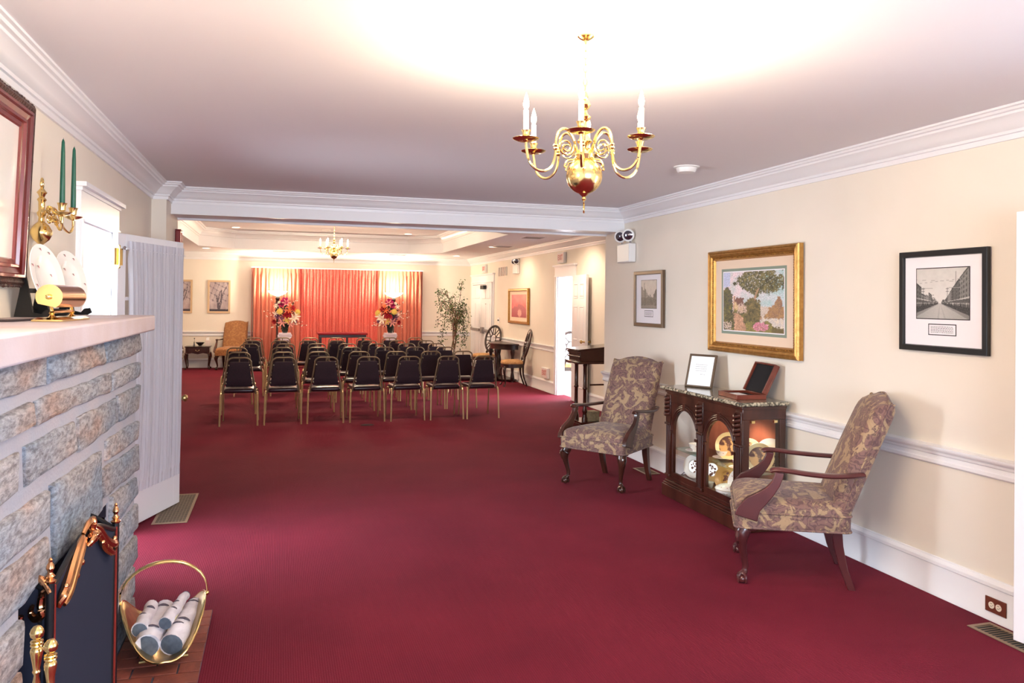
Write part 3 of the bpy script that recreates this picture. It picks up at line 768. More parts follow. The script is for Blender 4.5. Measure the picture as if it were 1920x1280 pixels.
# ------------------------------------------------------------------ folding fire screen
def fire_screen():
    P0 = (-.64, 2.64); P1 = (-.578, 3.28)
    L = math.hypot(P1[0]-P0[0], P1[1]-P0[1]); a = math.atan2(P1[1]-P0[1], P1[0]-P0[0])
    s = thing('fire_screen', 'black mesh folding fire screen with gilt scrolled crest before the hearth', 'fire screen', (P0[0], P0[1], .014), a)
    s.scale = (1, 1, 1.12)
    def panel(x0, y0, x1, y1, arch=.0):
        l = math.hypot(x1-x0, y1-y0); m = T(x0, y0, 0) @ RZ(math.atan2(y1-y0, x1-x0))
        top = lambda t: .66+.075*math.sin(PI*t)**1.2*arch
        N = 14
        pts = [(0, .03)]+[(l, .03)]+[(l*(1-i/N), top(1-i/N)) for i in range(N+1)]
        MB().prism(pts, 'y', -.0015, .0015, M=m).build('mesh_panel', 'screen_mesh', s, angle=0)
        fr = MB(); fr.tube([(l*i/N, 0, top(i/N)) for i in range(N+1)], .009, 8, M=m).tube([(0, 0, .03), (l, 0, .03)], .009, 8, M=m).tube([(l*.0+.015, 0, .03), (.015, 0, .66)], .007, 8, M=m).tube([(l-.015, 0, .03), (l-.015, 0, .66)], .007, 8, M=m)
        fr.build('panel_frame', 'screen_black', s)
        return m, l, top
    m, l, top = panel(.012, 0, L-.012, 0, 1)
    panel(.006, .014, .10, .28, .6)
    panel(L+.012, .01, L+.04, .24, .6)
    for x in (0, L):
        MB().tube([(x, 0, 0), (x, 0, .68)], .013, 10).build('post', 'screen_black', s)
        MB().tube([(x+(.017 if x == 0 else -.017), -.006, .03), (x+(.017 if x == 0 else -.017), -.006, .67)], .006, 6).build('post_edge', 'frame_maroon', s)
        MB().lathe([(r_, .68+(z_-.68)*.55) for r_, z_ in [(.015, .68), (.018, .69), (.009, .70), (.014, .712), (.008, .722), (.007, .735), (.012, .75), (.010, .765), (.005, .78), (.006, .79), (.002, .80)]], 12, M=T(x, 0, 0)).build('finial', 'rose_gold', s)
    # crest: twisted scrolls along the arched top
    def scroll(pts, r, parent, name='crest_scroll', mm=None):
        pts = [(x, y, .60+(z-.60)*.72) for x, y, z in pts]; r = r*.85
        q = smooth_path(pts, 6); n = len(q)
        rr = [r*(.45+.75*math.sin(PI*(i+1)/(n+1))) for i in range(n)]
        MB().tube(q, rr, 8, M=mm).build(name, 'rose_gold', parent)
    z = .70
    scroll([(.04, -.01, .60), (.05, -.02, .64), (.09, -.015, .655), (.14, -.01, .69), (.20, -.01, .755), (.25, -.01, .79)], .016, s)
    scroll([(.06, -.02, .60), (.10, -.02, .62), (.16, -.015, .67), (.22, -.015, .73), (.27, -.012, .775)], .013, s)
    scroll([(.25, -.01, .80), (.29, -.015, .83), (.32, -.015, .81), (.31, -.02, .775), (.28, -.02, .78)], .013, s)
    scroll([(.37, -.01, .80), (.33, -.015, .83), (.31, -.02, .815), (.325, -.02, .78)], .013, s)
    scroll([(.37, -.01, .79), (.42, -.01, .755), (.48, -.01, .69), (.53, -.015, .655), (.57, -.02, .64), (.59, -.01, .60)], .016, s)
    scroll([(.36, -.012, .775), (.41, -.015, .73), (.46, -.015, .67), (.52, -.02, .62), (.56, -.02, .60)], .013, s)
    for x, zz in ((.12, .635), (.165, .665), (.21, .70), (.42, .70), (.465, .665), (.51, .635), (.29, .745), (.34, .745), (.07, .665), (.56, .665)):
        MB().sphere((x, -.02, .60+(zz-.60)*.72), .010, 10, 6).build('crest_bead', 'rose_gold', s)
    for k in range(7):
        u = (k-3)/3; scroll([(.315, -.01, .80), (.315+.03*u, -.03, .77), (.315+.055*u, -.02, .735+.01*abs(u))], .008, s, 'crest_leaf')
    # gilt scroll on the folded left leaf
    def leafpt(u, z): return (.33*u-.012, .94*u-.004, .60+(z-.60)/.72)
    scroll([leafpt(u, z) for u, z in ((.0, .655), (.03, .69), (.07, .68), (.105, .645), (.125, .60), (.12, .575), (.10, .572), (.092, .59))], .015, s)
    scroll([leafpt(u, z) for u, z in ((.0, .668), (.022, .655), (.03, .625), (.025, .60), (.045, .585), (.062, .60), (.055, .62))], .012, s)
fire_screen()

# ------------------------------------------------------------------ fire tools
def tool(x, y, zt, kind, label):
    t = thing('fire_tool', label, 'fire tool', (x, y, .014), 0, 'brass handled fire tools by the screen')
    H = zt-.014
    MB().lathe([(r_*.68, H-h_*.72) for r_, h_ in [(.003, 0), (.012, .003), (.020, .012), (.024, .024), (.021, .037), (.012, .045), (.012, .049), (.021, .052), (.022, .056), (.014, .060), (.021, .063), (.022, .068), (.013, .072), (.020, .078), (.022, .088), (.017, .115), (.011, .15), (.014, .158), (.008, .17), (.014, .20), (.007, .30)]], 20).build('handle', 'brass', t)
    MB().tube([(0, 0, H-.25), (0, 0, .06)], .006, 8).build('shaft', 'screen_black', t)
    if kind == 'shovel':
        mb = MB(); mb.loft([[(-.045, -.005, 0), (.045, -.005, 0), (.045, .005, 0), (-.045, .005, 0)], [(-.05, -.004, .09), (.05, -.004, .09), (.05, .006, .09), (-.05, .006, .09)], [(-.015, -.004, .13), (.015, -.004, .13), (.015, .004, .13), (-.015, .004, .13)]]); mb.build('blade', 'brass_dull', t, bevel=.002)
    else:
        MB().lathe([(.03, 0), (.035, .03), (.03, .08), (.012, .12), (.01, .14)], 14).build('brush_head', 'plastic_black', t)
tool(-.560, 2.20, .815, 'shovel', 'fire tool with round brass knob handle, left one of the two by the screen')
tool(-.522, 2.17, .790, 'brush', 'fire tool with round brass knob handle, right one of the two, lower and closer')

# ------------------------------------------------------------------ log basket
def basket():
    b = thing('log_basket', 'oval brass log holder with hoop handle on the brick hearth', 'log holder', (-.487, 3.95, .022), R(8))
    N, M_ = 28, 9; vs = []; fs = []
    def S(u, v): return (.178*u, .30*v, .012+.205*abs(u)**2.2+.035*abs(v)**3*(1-abs(u)))
    for k in range(M_+1):
        r = k/M_
        for j in range(N):
            a = 2*PI*j/N; vs.append(S(r*math.cos(a), r*math.sin(a)))
    for k in range(M_):
        for j in range(N):
            a0 = k*N+j; a1 = k*N+(j+1) % N; fs.append((a0, a1, a1+N, a0+N))
    o = MB().add(vs, fs).build('tray', 'brass_dull', b, angle=180)
    s = o.modifiers.new('thick', 'SOLIDIFY'); s.thickness = .003
    MB().tube([S(math.cos(2*PI*j/48), math.sin(2*PI*j/48)) for j in range(48)], .005, 8, True).build('rolled_rim', 'brass', b)
    pts = [(-.183, 0, .205)]+[(-.186*math.cos(PI*t), 0, .23+.155*math.sin(PI*t)) for t in [i/16 for i in range(17)]]+[(.183, 0, .205)]
    MB().tube(pts, [.006]*2+[.006+.006*math.sin(PI*i/14) for i in range(15)]+[.006]*2, 10, flat=.7).build('hoop_handle', 'brass', b)
    for s in (-1, 1): MB().sphere((s*.185, 0, .215), .011, 8, 6).build('handle_pivot', 'brass', b)
    mb = MB(); mb.tube([(-.10, -.16, .003), (.10, -.16, .003)], .006, 6).tube([(-.10, .16, .003), (.10, .16, .003)], .006, 6)
    for x in (-.09, .09): mb.tube([(x, -.14, .003), (x, .14, .003)], .006, 6)
    mb.build('foot_frame', 'brass_dull', b)
    def log(p, q, r0, r1, label, scars, seed):
        t = thing('birch_log', label, 'log', p, 0, 'birch logs in the brass holder')
        P, Q = Vector((0, 0, 0)), Vector(q)-Vector(p); rr = random.Random(seed); pts = []; rad = []
        side = P.cross(Q)
        for i in range(9):
            u = i/8; pts.append(P+(Q-P)*u+Vector((rr.uniform(-.004, .004), 0, rr.uniform(-.004, .004)))); rad.append((r0+(r1-r0)*u)*(1+rr.uniform(-.04, .05)))
        MB().tube(pts, rad, 14, cap=True).build('bark', 'birch', t, angle=60)
        d = (Q-P).normalized()
        for (e, s, rx) in ((P, -1, rad[0]), (Q, 1, rad[-1])):
            m = Matrix.Translation(e+d*s*.001) @ (d*s).to_track_quat('Z', 'Y').to_matrix().to_4x4()
            MB().lathe([(rx*.97, 0), (rx*.9, .002), (.002, .003)], 16, M=m).build('cut_end', 'log_end', t)
        for (u, a, w) in scars:
            c = P+(Q-P)*u; k = (r0+(r1-r0)*u)*1.03; ux = d.cross(Vector((0, 0, 1))).normalized(); uz = ux.cross(d).normalized()
            MB().tube([c+(ux*math.cos(a+t_)+uz*math.sin(a+t_))*k for t_ in [-.6+.2*i for i in range(7)]], [.002, .004, .005, .006, .005, .004, .002], 6).build('knot_scar', 'birch_scar', t)
    log((-.566, 3.80, .158), (-.548, 4.03, .178), .032, .031, 'short thin birch log at the left of the brass holder', [(.4, 2.0, 1), (.7, 1.2, 1)], 1)
    log((-.532, 3.76, .100), (-.490, 4.06, .150), .054, .044, 'thick birch log left of centre in the brass holder', [(.25, 1.5, 1), (.85, 1.6, 1)], 2)
    log((-.462, 3.80, .178), (-.405, 4.06, .205), .029, .020, 'smallest birch log lying on top of the others', [(.35, 1.4, 1), (.6, 1.9, 1)], 3)
    log((-.430, 3.76, .098), (-.362, 4.06, .150), .050, .043, 'thick birch log at the right of the brass holder', [(.3, 1.7, 1), (.42, 1.3, 1), (.9, 1.5, 1)], 4)
basket()

# ------------------------------------------------------------------ things on the mantel
MZ = 1.538
def picture_frame(root, w, h, depth, prof, m, name='frame'):
    """frame lying in local x(width)/z(height), facing -y; prof = [(inset, y)] from outer to inner"""
    rings = []
    for e, y in prof: rings.append([(-w/2+e, y, e), (w/2-e, y, e), (w/2-e, y, h-e), (-w/2+e, y, h-e)])
    # loft around: ring lists are profile stations -> build faces manually
    mb = MB(); vs = [p for r in rings for p in r]; n = len(rings); fs = []
    for i in range(n-1):
        for j in range(4): fs.append((i*4+j, i*4+(j+1) % 4, (i+1)*4+(j+1) % 4, (i+1)*4+j))
    mb.add(vs, fs)
    return mb.build(name, m, root, angle=20)
def painting(root, x0, x1, z0, z1, y, fn, nx, nz, name='print'):
    me = bpy.data.meshes.new(name); vs = []; fs = []
    for k in range(nz+1):
        for i in range(nx+1): vs.append((x0+(x1-x0)*i/nx, y, z0+(z1-z0)*k/nz))
    for k in range(nz):
        for i in range(nx): a = k*(nx+1)+i; fs.append((a, a+1, a+nx+2, a+nx+1))
    me.from_pydata(vs, [], fs); me.materials.append(MATS['print'])
    ca = me.color_attributes.new('Col', 'FLOAT_COLOR', 'POINT'); arr = []
    for k in range(nz+1):
        for i in range(nx+1):
            c = lin(fn(i/nx, k/nz)); arr += [c[0], c[1], c[2], 1]
    ca.data.foreach_set('color', arr)
    o = bpy.data.objects.new(name, me); COL.objects.link(o); o.parent = root; return o
def rect(root, x0, x1, z0, z1, y, m, name, t=.002):
    return MB().box(x0, y, z0, x1, y+t, z1).build(name, m, root, angle=0)

def over_mantel():
    r = thing('wall_mirror', 'mirror in carved dark red frame hanging over the mantel', 'mirror', (XL+.012, 3.10, 1.672), -PI/2)
    # local: facing -y => after rotation of -90deg about z, -y local = -x world; so turn +90
    r.rotation_euler = (R(2.0), 0, PI/2)
    W, H = 1.42, .765
    picture_frame(r, W, H, 0, [(0, 0), (0, -.03), (.004, -.04), (.012, -.044), (.03, -.034)], 'frame_carved', 'carved_edge')
    picture_frame(r, W, H, 0, [(.03, -.034), (.034, -.046), (.045, -.046), (.05, -.036), (.07, -.03), (.075, -.034), (.085, -.034), (.09, -.022), (.105, -.02), (.11, -.012)], 'frame_maroon')
    rect(r, -W/2+.105, W/2-.105, .105, H-.105, -.012, 'porcelain', 'picture_panel')
    rs2 = random.Random(3); mb = MB()
    for i in range(150):
        u = i/150*2*(W+H)
        if u < W: p = (-W/2+u, 0)
        elif u < W+H: p = (W/2, u-W)
        elif u < 2*W+H: p = (W/2-(u-W-H), H)
        else: p = (-W/2, H-(u-2*W-H))
        mb.sphere((p[0], -.03, p[1]), rs2.uniform(.007, .012), 6, 4)
    mb.build('carved_edge', 'frame_carved', r)
    r['label'] = 'large picture in carved dark red frame hanging over the mantel'; r['category'] = 'picture'; r.name = 'framed_picture'
over_mantel()

def sconce():
    y0, z0 = 4.03, 1.865
    s = thing('wall_sconce', 'brass two-arm wall sconce with scroll arms above the mantel end', 'sconce', (XL, y0, z0), 0)
    MB().lathe([(.004, -.03), (.010, -.026), (.010, -.012), (.005, -.008), (.014, 0), (.034, .018), (.046, .045), (.044, .062), (.030, .085), (.014, .10), (.012, .12), (.018, .13), (.020, .14), (.013, .15), (.014, .19), (.020, .20), (.011, .212), (.016, .225), (.022, .232), (.008, .25)], 16, M=T(.05, 0, 0)).build('back_plate', 'brass', s)
    q = smooth_path([(.05, 0, .245), (.05, -.012, .27), (.05, 0, .295), (.05, .012, .27), (.05, 0, .247)], 5)
    MB().tube(q, .006, 8).build('hanging_ring', 'brass', s)
    for sg in (-1, 1):
        yy = sg*.098
        arm = MB(); ax = .156
        pts = [(.055, 0, .13), (.09, yy*.2, .165), (.11, yy*.35, .14), (.125, yy*.5, .085), (.145, yy*.78, .06), (ax, yy*.98, .085), (ax, yy, .125)]
        arm.tube(smooth_path(pts, 6), .0055, 8); a = arm.build('arm', 'brass', s)
        MB().lathe([(.006, .118), (.03, .128), (.042, .136), (.04, .138), (.01, .132)], 18, M=T(ax, yy, 0)).build('drip_pan', 'brass', a)
        MB().lathe([(.006, .13), (.008, .142), (.015, .146), (.016, .165), (.021, .178), (.019, .178), (.012, .17)], 16, M=T(ax, yy, 0)).build('candle_cup', 'brass', a)
        for k, (cy, cz, rr) in enumerate(((.25, .15, .022), (.42, .115, .020), (.6, .10, .017), (.3, .105, .014))):
            sp = [(.085+.006*k+math.cos(t*2.6*PI)*rr*(1-t*.75)*.35, yy*cy+math.cos(t*2.6*PI)*rr*(1-t*.75), cz+math.sin(t*2.6*PI)*rr*(1-t*.75)) for t in [i/18 for i in range(19)]]
            MB().tube(sp, .0035, 6).build('scroll', 'brass', a)
        # candle rests in the cup: a thing of its own
        c = thing('taper_candle', 'tall green taper candle in the %s cup of the brass sconce' % ('left, nearer' if sg < 0 else 'right, farther'), 'candle', (XL+ax, y0+yy, z0+.166), 0, 'green candles in the wall sconce')
        MB().lathe([(.010, 0), (.0115, .004), (.0105, .12), (.0085, .24), (.0065, .285), (.003, .296), (.001, .298)], 12).build('wax', 'candle_green', c)
        MB().tube([(0, 0, .296), (.001, 0, .303)], .001, 5).build('wick', 'ink', c)
sconce()

def plate_geo(r, deep=.016, n=32):
    return [(r*.02, 0), (r*.5, 0), (r*.56, .001), (r*.62, deep*.5), (r*.68, deep*.62), (r*.98, deep), (r, deep+.001), (r*.985, deep+.003), (r*.68, deep*.62+.003), (r*.6, deep*.5+.003), (r*.52, .004), (r*.02, .004)]
def buds(parent, r, seed, n=10, rmin=.25):
    rr = random.Random(seed); mb = MB(); ml = MB()
    for i in range(n):
        a = 2*PI*i/n+rr.uniform(-.2, .2); q = r*(.84 if i % 3 else .4); z = .0165 if i % 3 else .0045
        z = z*(r/.125) if i % 3 else .0055
        x, y = q*math.cos(a), q*math.sin(a)
        mb.sphere((x, y, z), .0042, 6, 4, (1, 1, .3)); mb.sphere((x+.005, y+.003, z), .003, 6, 4, (1, 1, .3))
        ml.sphere((x-.002, y-.007, z), .0032, 5, 4, (.6, 1.6, .3))
    mb.build('rosebud_motif', 'rosebud', parent, angle=0); ml.build('leaf_motif', 'leafbit', parent, angle=0)
def standing_plate(name, loc, r, face, lean, label, m='porcelain', motif='buds', seed=1, group=None, stand=True, standmat='plastic_black'):
    """plate standing on its rim; face = heading of the plate's normal in the floor plane; loc = rim contact"""
    t = thing(name, label, 'plate', loc, face, group)
    # local: normal along +x, leaning back
    MM = RY(PI/2-lean)
    MM = Matrix.Translation((math.sin(-lean)*0, 0, 0)) @ Matrix.Rotation(PI/2-lean, 4, 'Y')
    c = Vector((-r*math.sin(lean), 0, r*math.cos(lean)))
    MM = Matrix.Translation(c) @ Matrix.Rotation(PI/2-lean, 4, 'Y')
    p = MB().lathe(plate_geo(r), 36).build('plate_body', m, t); p.matrix_local = MM
    if motif == 'buds': 
        buds(p, r, seed)
    elif motif == 'art':
        MB().disc((0, 0, .0138), r*.80, 28).build('printed_scene', 'plaque_brown', p, angle=0)
    elif motif == 'flower':
        rr = random.Random(seed); mb = MB()
        for i in range(16):
            a = rr.uniform(0, 2*PI); q = r*.42*math.sqrt(rr.random()); mb.sphere((q*math.cos(a)*1.25, q*math.sin(a)*.7, .006), rr.uniform(.005, .011)*r/.1, 6, 4, (1, 1, .15))
        mb.build('flower_motif', 'trunk', p, angle=0)
    return t
def easel(loc, face, h=.16, label='black wooden plate stand on the mantel', m='plastic_black', w=.12):
    e = thing('plate_stand', label, 'plate stand', loc, face)
    for s in (-1, 1):
        poly = [(.065, 0), (.085, .012), (.075, .035), (.05, .03), (.035, .012), (.0, .02), (-.03, h), (-.045, h), (-.055, h*.6), (-.075, .0)]
        MB().prism(poly, 'y', s*w/2-.006, s*w/2+.006).build('side_support', m, e, angle=0)
    MB().box(-.05, -w/2, .01, -.042, w/2, .03).build('cross_bar', m, e, angle=0)
    MB().box(-.047, -w/2, h*.6, -.040, w/2, h*.72).build('cross_bar', m, e, angle=0)
    return e
easel((-.985, 3.85, MZ), R(-11), .17, 'black plate stand holding the nearer rose-sprig plate on the mantel', w=.14)
easel((-.985, 4.22, MZ), R(-13), .17, 'black scalloped plate stand holding the farther rose-sprig plate on the mantel', w=.20)
standing_plate('display_plate', (-.94, 3.83, MZ+.034), .143, R(-11), R(14), 'white rose-sprig plate nearer the red-framed picture', seed=2, group='rose sprig plates on the mantel')
standing_plate('display_plate', (-.935, 4.22, MZ+.034), .140, R(-13), R(14), 'white rose-sprig plate nearest the mantel end, under the candles', seed=5, group='rose sprig plates on the mantel')

def mantel_lamp():
    l = thing('piano_lamp', 'small polished brass lamp with horizontal tube shade on the mantel', 'lamp', (-.775, 3.30, MZ), R(-3))
    MB().loft([[(-.05, -.17, 0), (.05, -.17, 0), (.05, .17, 0), (-.05, .17, 0)], [(-.05, -.17, .006), (.05, -.17, .006), (.05, .17, .006), (-.05, .17, .006)], [(-.036, -.155, .014), (.036, -.155, .014), (.036, .155, .014), (-.036, .155, .014)]]).build('base', 'brass', l, bevel=.001)
    for y in (-.115, .115):
        MB().lathe([(.016, .014), (.011, .018), (.007, .024), (.011, .03), (.007, .036)], 12, M=T(0, y, 0)).build('upright', 'brass', l)
        MB().tube([(0, y, .034), (.0, y-.006, .05), (.0, y-.012, .075)], [.007, .006, .008], 8).build('upright', 'brass', l)
    MB().tube([(0, -.12, .034), (0, .12, .034)], .006, 10).build('cross_bar', 'rose_gold', l)
    n = 20; r = .044; zc = .088
    a0, a1 = R(-60), R(215)
    arc = [(r*math.cos(a0+(a1-a0)*i/n), zc+r*math.sin(a0+(a1-a0)*i/n)) for i in range(n+1)]
    inn = [(x*.95, zc+(z-zc)*.95) for x, z in reversed(arc)]
    MB().prism(arc+inn, 'y', -.145, .135).build('shade', 'rose_gold', l, angle=30)
    MB().prism(arc, 'y', -.149, -.145).build('shade_end', 'brass', l, angle=20)
    MB().prism(arc, 'y', .135, .139).build('shade_end', 'brass', l, angle=20)
    MB().sphere((0, -.157, .088), .010, 10, 6).build('pivot_knob', 'brass', l)
    MB().tube(smooth_path([(-.04, -.15, .008), (-.10, -.2, .004), (-.18, -.3, .005), (-.24, -.6, .005), (-.25, -1.2, .005)], 5), .005, 6).build('power_cord', 'cord', l)
mantel_lamp()

# ================================================================== ARMCHAIRS (local: front = -y, seat faces -y)
def armchair(name, label, loc, rz, fabric='paisley', wood='mahogany', group='upholstered armchairs'):
    c = thing(name, label, 'armchair', loc, rz, group)
    def sec(w, d, y, z, n=6, k=.32):
        """rounded rectangle ring in xy at z"""
        out = []
        for (sx, sy) in ((1, 1), (-1, 1), (-1, -1), (1, -1)):
            for i in range(n):
                t = PI/2*i/(n-1); r = k*min(w, d)*.5
                ax, ay = (math.cos(t), math.sin(t)) if (sx, sy) == (1, 1) else (-math.sin(t), math.cos(t)) if (sx, sy) == (-1, 1) else (-math.cos(t), -math.sin(t)) if (sx, sy) == (-1, -1) else (math.sin(t), -math.cos(t))
                out.append((sx*(w/2-r)+ax*r, y+sy*(d/2-r)+ay*r, z))
        return out
    # seat rail + cushion: wider at the front
    def taper(ring, wf=.66, wb=.56, yf=-.33, yb=.30):
        o = []
        for x, y, z in ring:
            t = (y-yf)/(yb-yf); o.append((x*(wf+(wb-wf)*t)/wf, y, z))
        return o
    yc = -.01; dd = .64
    mb = MB(); mb.loft([taper(sec(.64, dd-.01, yc, .325, k=.12)), taper(sec(.66, dd, yc, .332, k=.12)), taper(sec(.665, dd+.005, yc, .40, k=.12)), taper(sec(.66, dd, yc, .425, k=.12))])
    mb.build('seat_rail', fabric, c, angle=50)
    mb = MB(); mb.tube([Vector(p) for p in taper(sec(.668, dd+.008, yc, .334, k=.12))], .006, 6, True)
    mb.tube([Vector(p) for p in taper(sec(.668, dd+.008, yc, .424, k=.12))], .0065, 6, True)
    mb.build('welting', fabric, c)
    mb = MB(); R_ = []
    for s, z in ((1, .424), (1.005, .445), (.985, .468), (.93, .487), (.82, .502), (.62, .514), (.38, .520), (.12, .522)):
        R_.append(taper([(x*s, yc+(y-yc)*s, z+(.0 if s > .9 else 0)) for x, y, z in sec(.655, dd-.005, yc, 0, k=.22)])); R_[-1] = [(x, y, z) for (x, y, _), z in zip(R_[-1], [z]*len(R_[-1]))]
    mb.loft(R_).build('seat_cushion', fabric, c, angle=80)
    # back: leaning slab, thick, camel-shaped top
    lean = R(21.5); zb = .40; H = .735
    Nx, Nz = 20, 14
    def half(u): return .268-.010*u        # half width from bottom(0) to top(1)
    def top(s): return H+.035*(math.cos(PI*s)*.5+.5)**1.0-.012*math.exp(-((abs(s)-.8)/.15)**2)+.0
    def pt(s, u, side):
        hh = top(s); z = u*hh; x = s*half(u)
        edge = min(1, (1-abs(s))/.16, (1-u)/.10+.02); e = math.sqrt(max(0, 1-(1-max(0, edge))**2))
        y = -.062*e-.03*(1-s*s)*math.sin(PI*min(u*.9+.1, 1)) if side < 0 else .055*e
        roll = -.0+.03*max(0, (u-.85)/.15)**2 if side < 0 else .0
        return (x, y+roll, z)
    mb = MB(); vs = []; idx = {}
    for side in (-1, 1):
        for k in range(Nz+1):
            u = 1-(1-k/Nz)**1.5
            for i in range(Nx+1):
                s = math.sin(PI/2*(2*i/Nx-1)); idx[(side, k, i)] = len(vs); vs.append(pt(s, u, side))
    fs = []
    for side in (-1, 1):
        for k in range(Nz):
            for i in range(Nx): fs.append((idx[(side, k, i)], idx[(side, k, i+1)], idx[(side, k+1, i+1)], idx[(side, k+1, i)]))
    loop = [(0, i) for i in range(Nx+1)]+[(k, Nx) for k in range(1, Nz+1)]+[(Nz, i) for i in range(Nx-1, -1, -1)]+[(k, 0) for k in range(Nz-1, 0, -1)]
    for j in range(len(loop)):
        a, b = loop[j], loop[(j+1) % len(loop)]
        fs.append((idx[(-1, *a)], idx[(-1, *b)], idx[(1, *b)], idx[(1, *a)]))
    M = T(0, .245, zb) @ RX(-lean)
    MB().add(vs, fs, M).build('backrest', fabric, c, angle=80)
    mb = MB(); mb.tube([M @ Vector(Vector(pt(math.sin(PI/2*(2*i/24-1)), 1, 1))+Vector((0, -.004, 0))) for i in range(25)], .006, 6)
    for s in (-1, 1): mb.tube([M @ (Vector(pt(s, u/8, 1))+Vector((s*.002, -.002, 0))) for u in range(9)], .006, 6)
    mb.build('welting', fabric, c)
    # arms
    for s in (-1, 1):
        mb = MB(); rings = []
        st = [(-.272, .395, .13, .040), (-.262, .435, .125, .040), (-.232, .475, .105, .038), (-.185, .512, .080, .036), (-.140, .555, .060, .034), (-.108, .60, .050, .033), (-.092, .64, .047, .033), (-.088, .666, .05, .034)]
        for i, (y, z, w, t) in enumerate(st):
            y0 = y; j0 = st[max(i-1, 0)]; j1 = st[min(i+1, len(st)-1)]; tx = Vector((j1[0]-j0[0], j1[1]-j0[1])).normalized()
            if i < 2: tx = Vector((.25, .97)).normalized()
            nx_, nz_ = tx.y, -tx.x
            x = s*(.322-.012*min(1, i/7)+.01)
            rings.append([(x-t/2, y0-nx_*w/2, z-nz_*w/2), (x+t/2, y0-nx_*w/2, z-nz_*w/2), (x+t/2, y0+nx_*w/2, z+nz_*w/2), (x-t/2, y0+nx_*w/2, z+nz_*w/2)])
        mb.loft(rings).build('arm_support', wood, c, bevel=.004)
        pts = smooth_path([(s*.316, -.135, .668), (s*.320, -.11, .680), (s*.328, -.04, .678), (s*.334, .06, .668), (s*.330, .18, .662), (s*.306, .28, .664), (s*.272, .37, .668)], 5)
        n = len(pts); rr = [.018+.012*math.sin(min(1, (i+2)/6)*PI/2) for i in range(n)]
        mb = MB().tube(pts, rr, 12, flat=.5)
        mb.build('armrest', wood, c)
    # cabriole front legs with ball-and-claw feet
    for s in (-1, 1):
        st = [(.0, .34, .040), (.006, .315, .045), (.016, .28, .041), (.018, .24, .032), (.010, .19, .024), (.0, .14, .019), (-.006, .10, .0165), (-.004, .07, .017), (.006, .055, .021), (.012, .045, .022)]
        P = [(s*(.275+o), -.275-o, z) for o, z, r in st]; rr = [r for o, z, r in st]
        lg = MB().tube(smooth_path(P, 3), interp(rr, 3), 12).build('leg', wood, c)
        fx, fy = s*.288, -.288
        MB().sphere((fx, fy, .025), .027, 14, 8, (1, 1, .92)).build('ball_foot', wood, lg)
        mb = MB()
        for k in range(4):
            a = PI/4+k*PI/2
            mb.tube(smooth_path([(fx+.006*math.cos(a), fy+.006*math.sin(a), .062), (fx+.024*math.cos(a), fy+.024*math.sin(a), .05), (fx+.032*math.cos(a), fy+.032*math.sin(a), .028), (fx+.028*math.cos(a), fy+.028*math.sin(a), .008)], 3), interp([.008, .008, .007, .005], 3), 6)
        mb.build('claw', wood, lg)
        mb = MB()     # carved knee leaves
        for k in (-1, 0, 1):
            mb.tube(smooth_path([(s*(.29+.012*abs(k))-.0, -.30+.0*k, .325), (s*(.322-.02*abs(k)), -.318+.02*abs(k)*1, .285), (s*(.318), -.312, .24+.01*abs(k)), (s*.30, -.297, .20)], 3), interp([.010, .012, .008, .004], 3), 6)
        mb.tube(smooth_path([(s*.25, -.305, .335), (s*.225, -.305, .325), (s*.20, -.30, .332)], 3), interp([.022, .014, .004], 3), 8)
        mb.tube(smooth_path([(s*.305, -.25, .335), (s*.305, -.225, .325), (s*.30, -.20, .332)], 3), interp([.022, .014, .004], 3), 8)
        mb.build('knee_carving', wood, lg)
        mb = MB()
        w0, w1 = .027, .019
        def q(x, y, z, w): return [(x-w, y-w, z), (x+w, y-w, z), (x+w, y+w, z), (x-w, y+w, z)]
        mb.loft([q(s*.235, .235, .36, w0), q(s*.235, .245, .25, w0*.95), q(s*.235, .275, .12, .021), q(s*.235, .32, 0, w1)]).build('leg', wood, c, bevel=.003)
    return c
def face_to(dx, dy): return math.atan2(dy, dx)+PI/2      # local -y points along (dx,dy)
ac1 = armchair('armchair', 'paisley armchair with claw feet, between lectern and display cabinet', (2.905, 6.60, 0), face_to(-.54, -.39))
ac2 = armchair('armchair', 'paisley armchair nearest the camera, turned to show its side', (3.02, 4.145, 0), face_to(-.546, .315), wood='plum_wood')
ac3 = armchair('armchair', 'gold patterned armchair at the far wall beside the coral curtain', (-1.0, 19.12, 0), face_to(-.12, -1), 'paisley_gold')
ac4 = dup(ac3, (-2.42, 19.05, 0), face_to(.25, -1), 'gold armchair mostly hidden behind the glazed door, left of the small table')

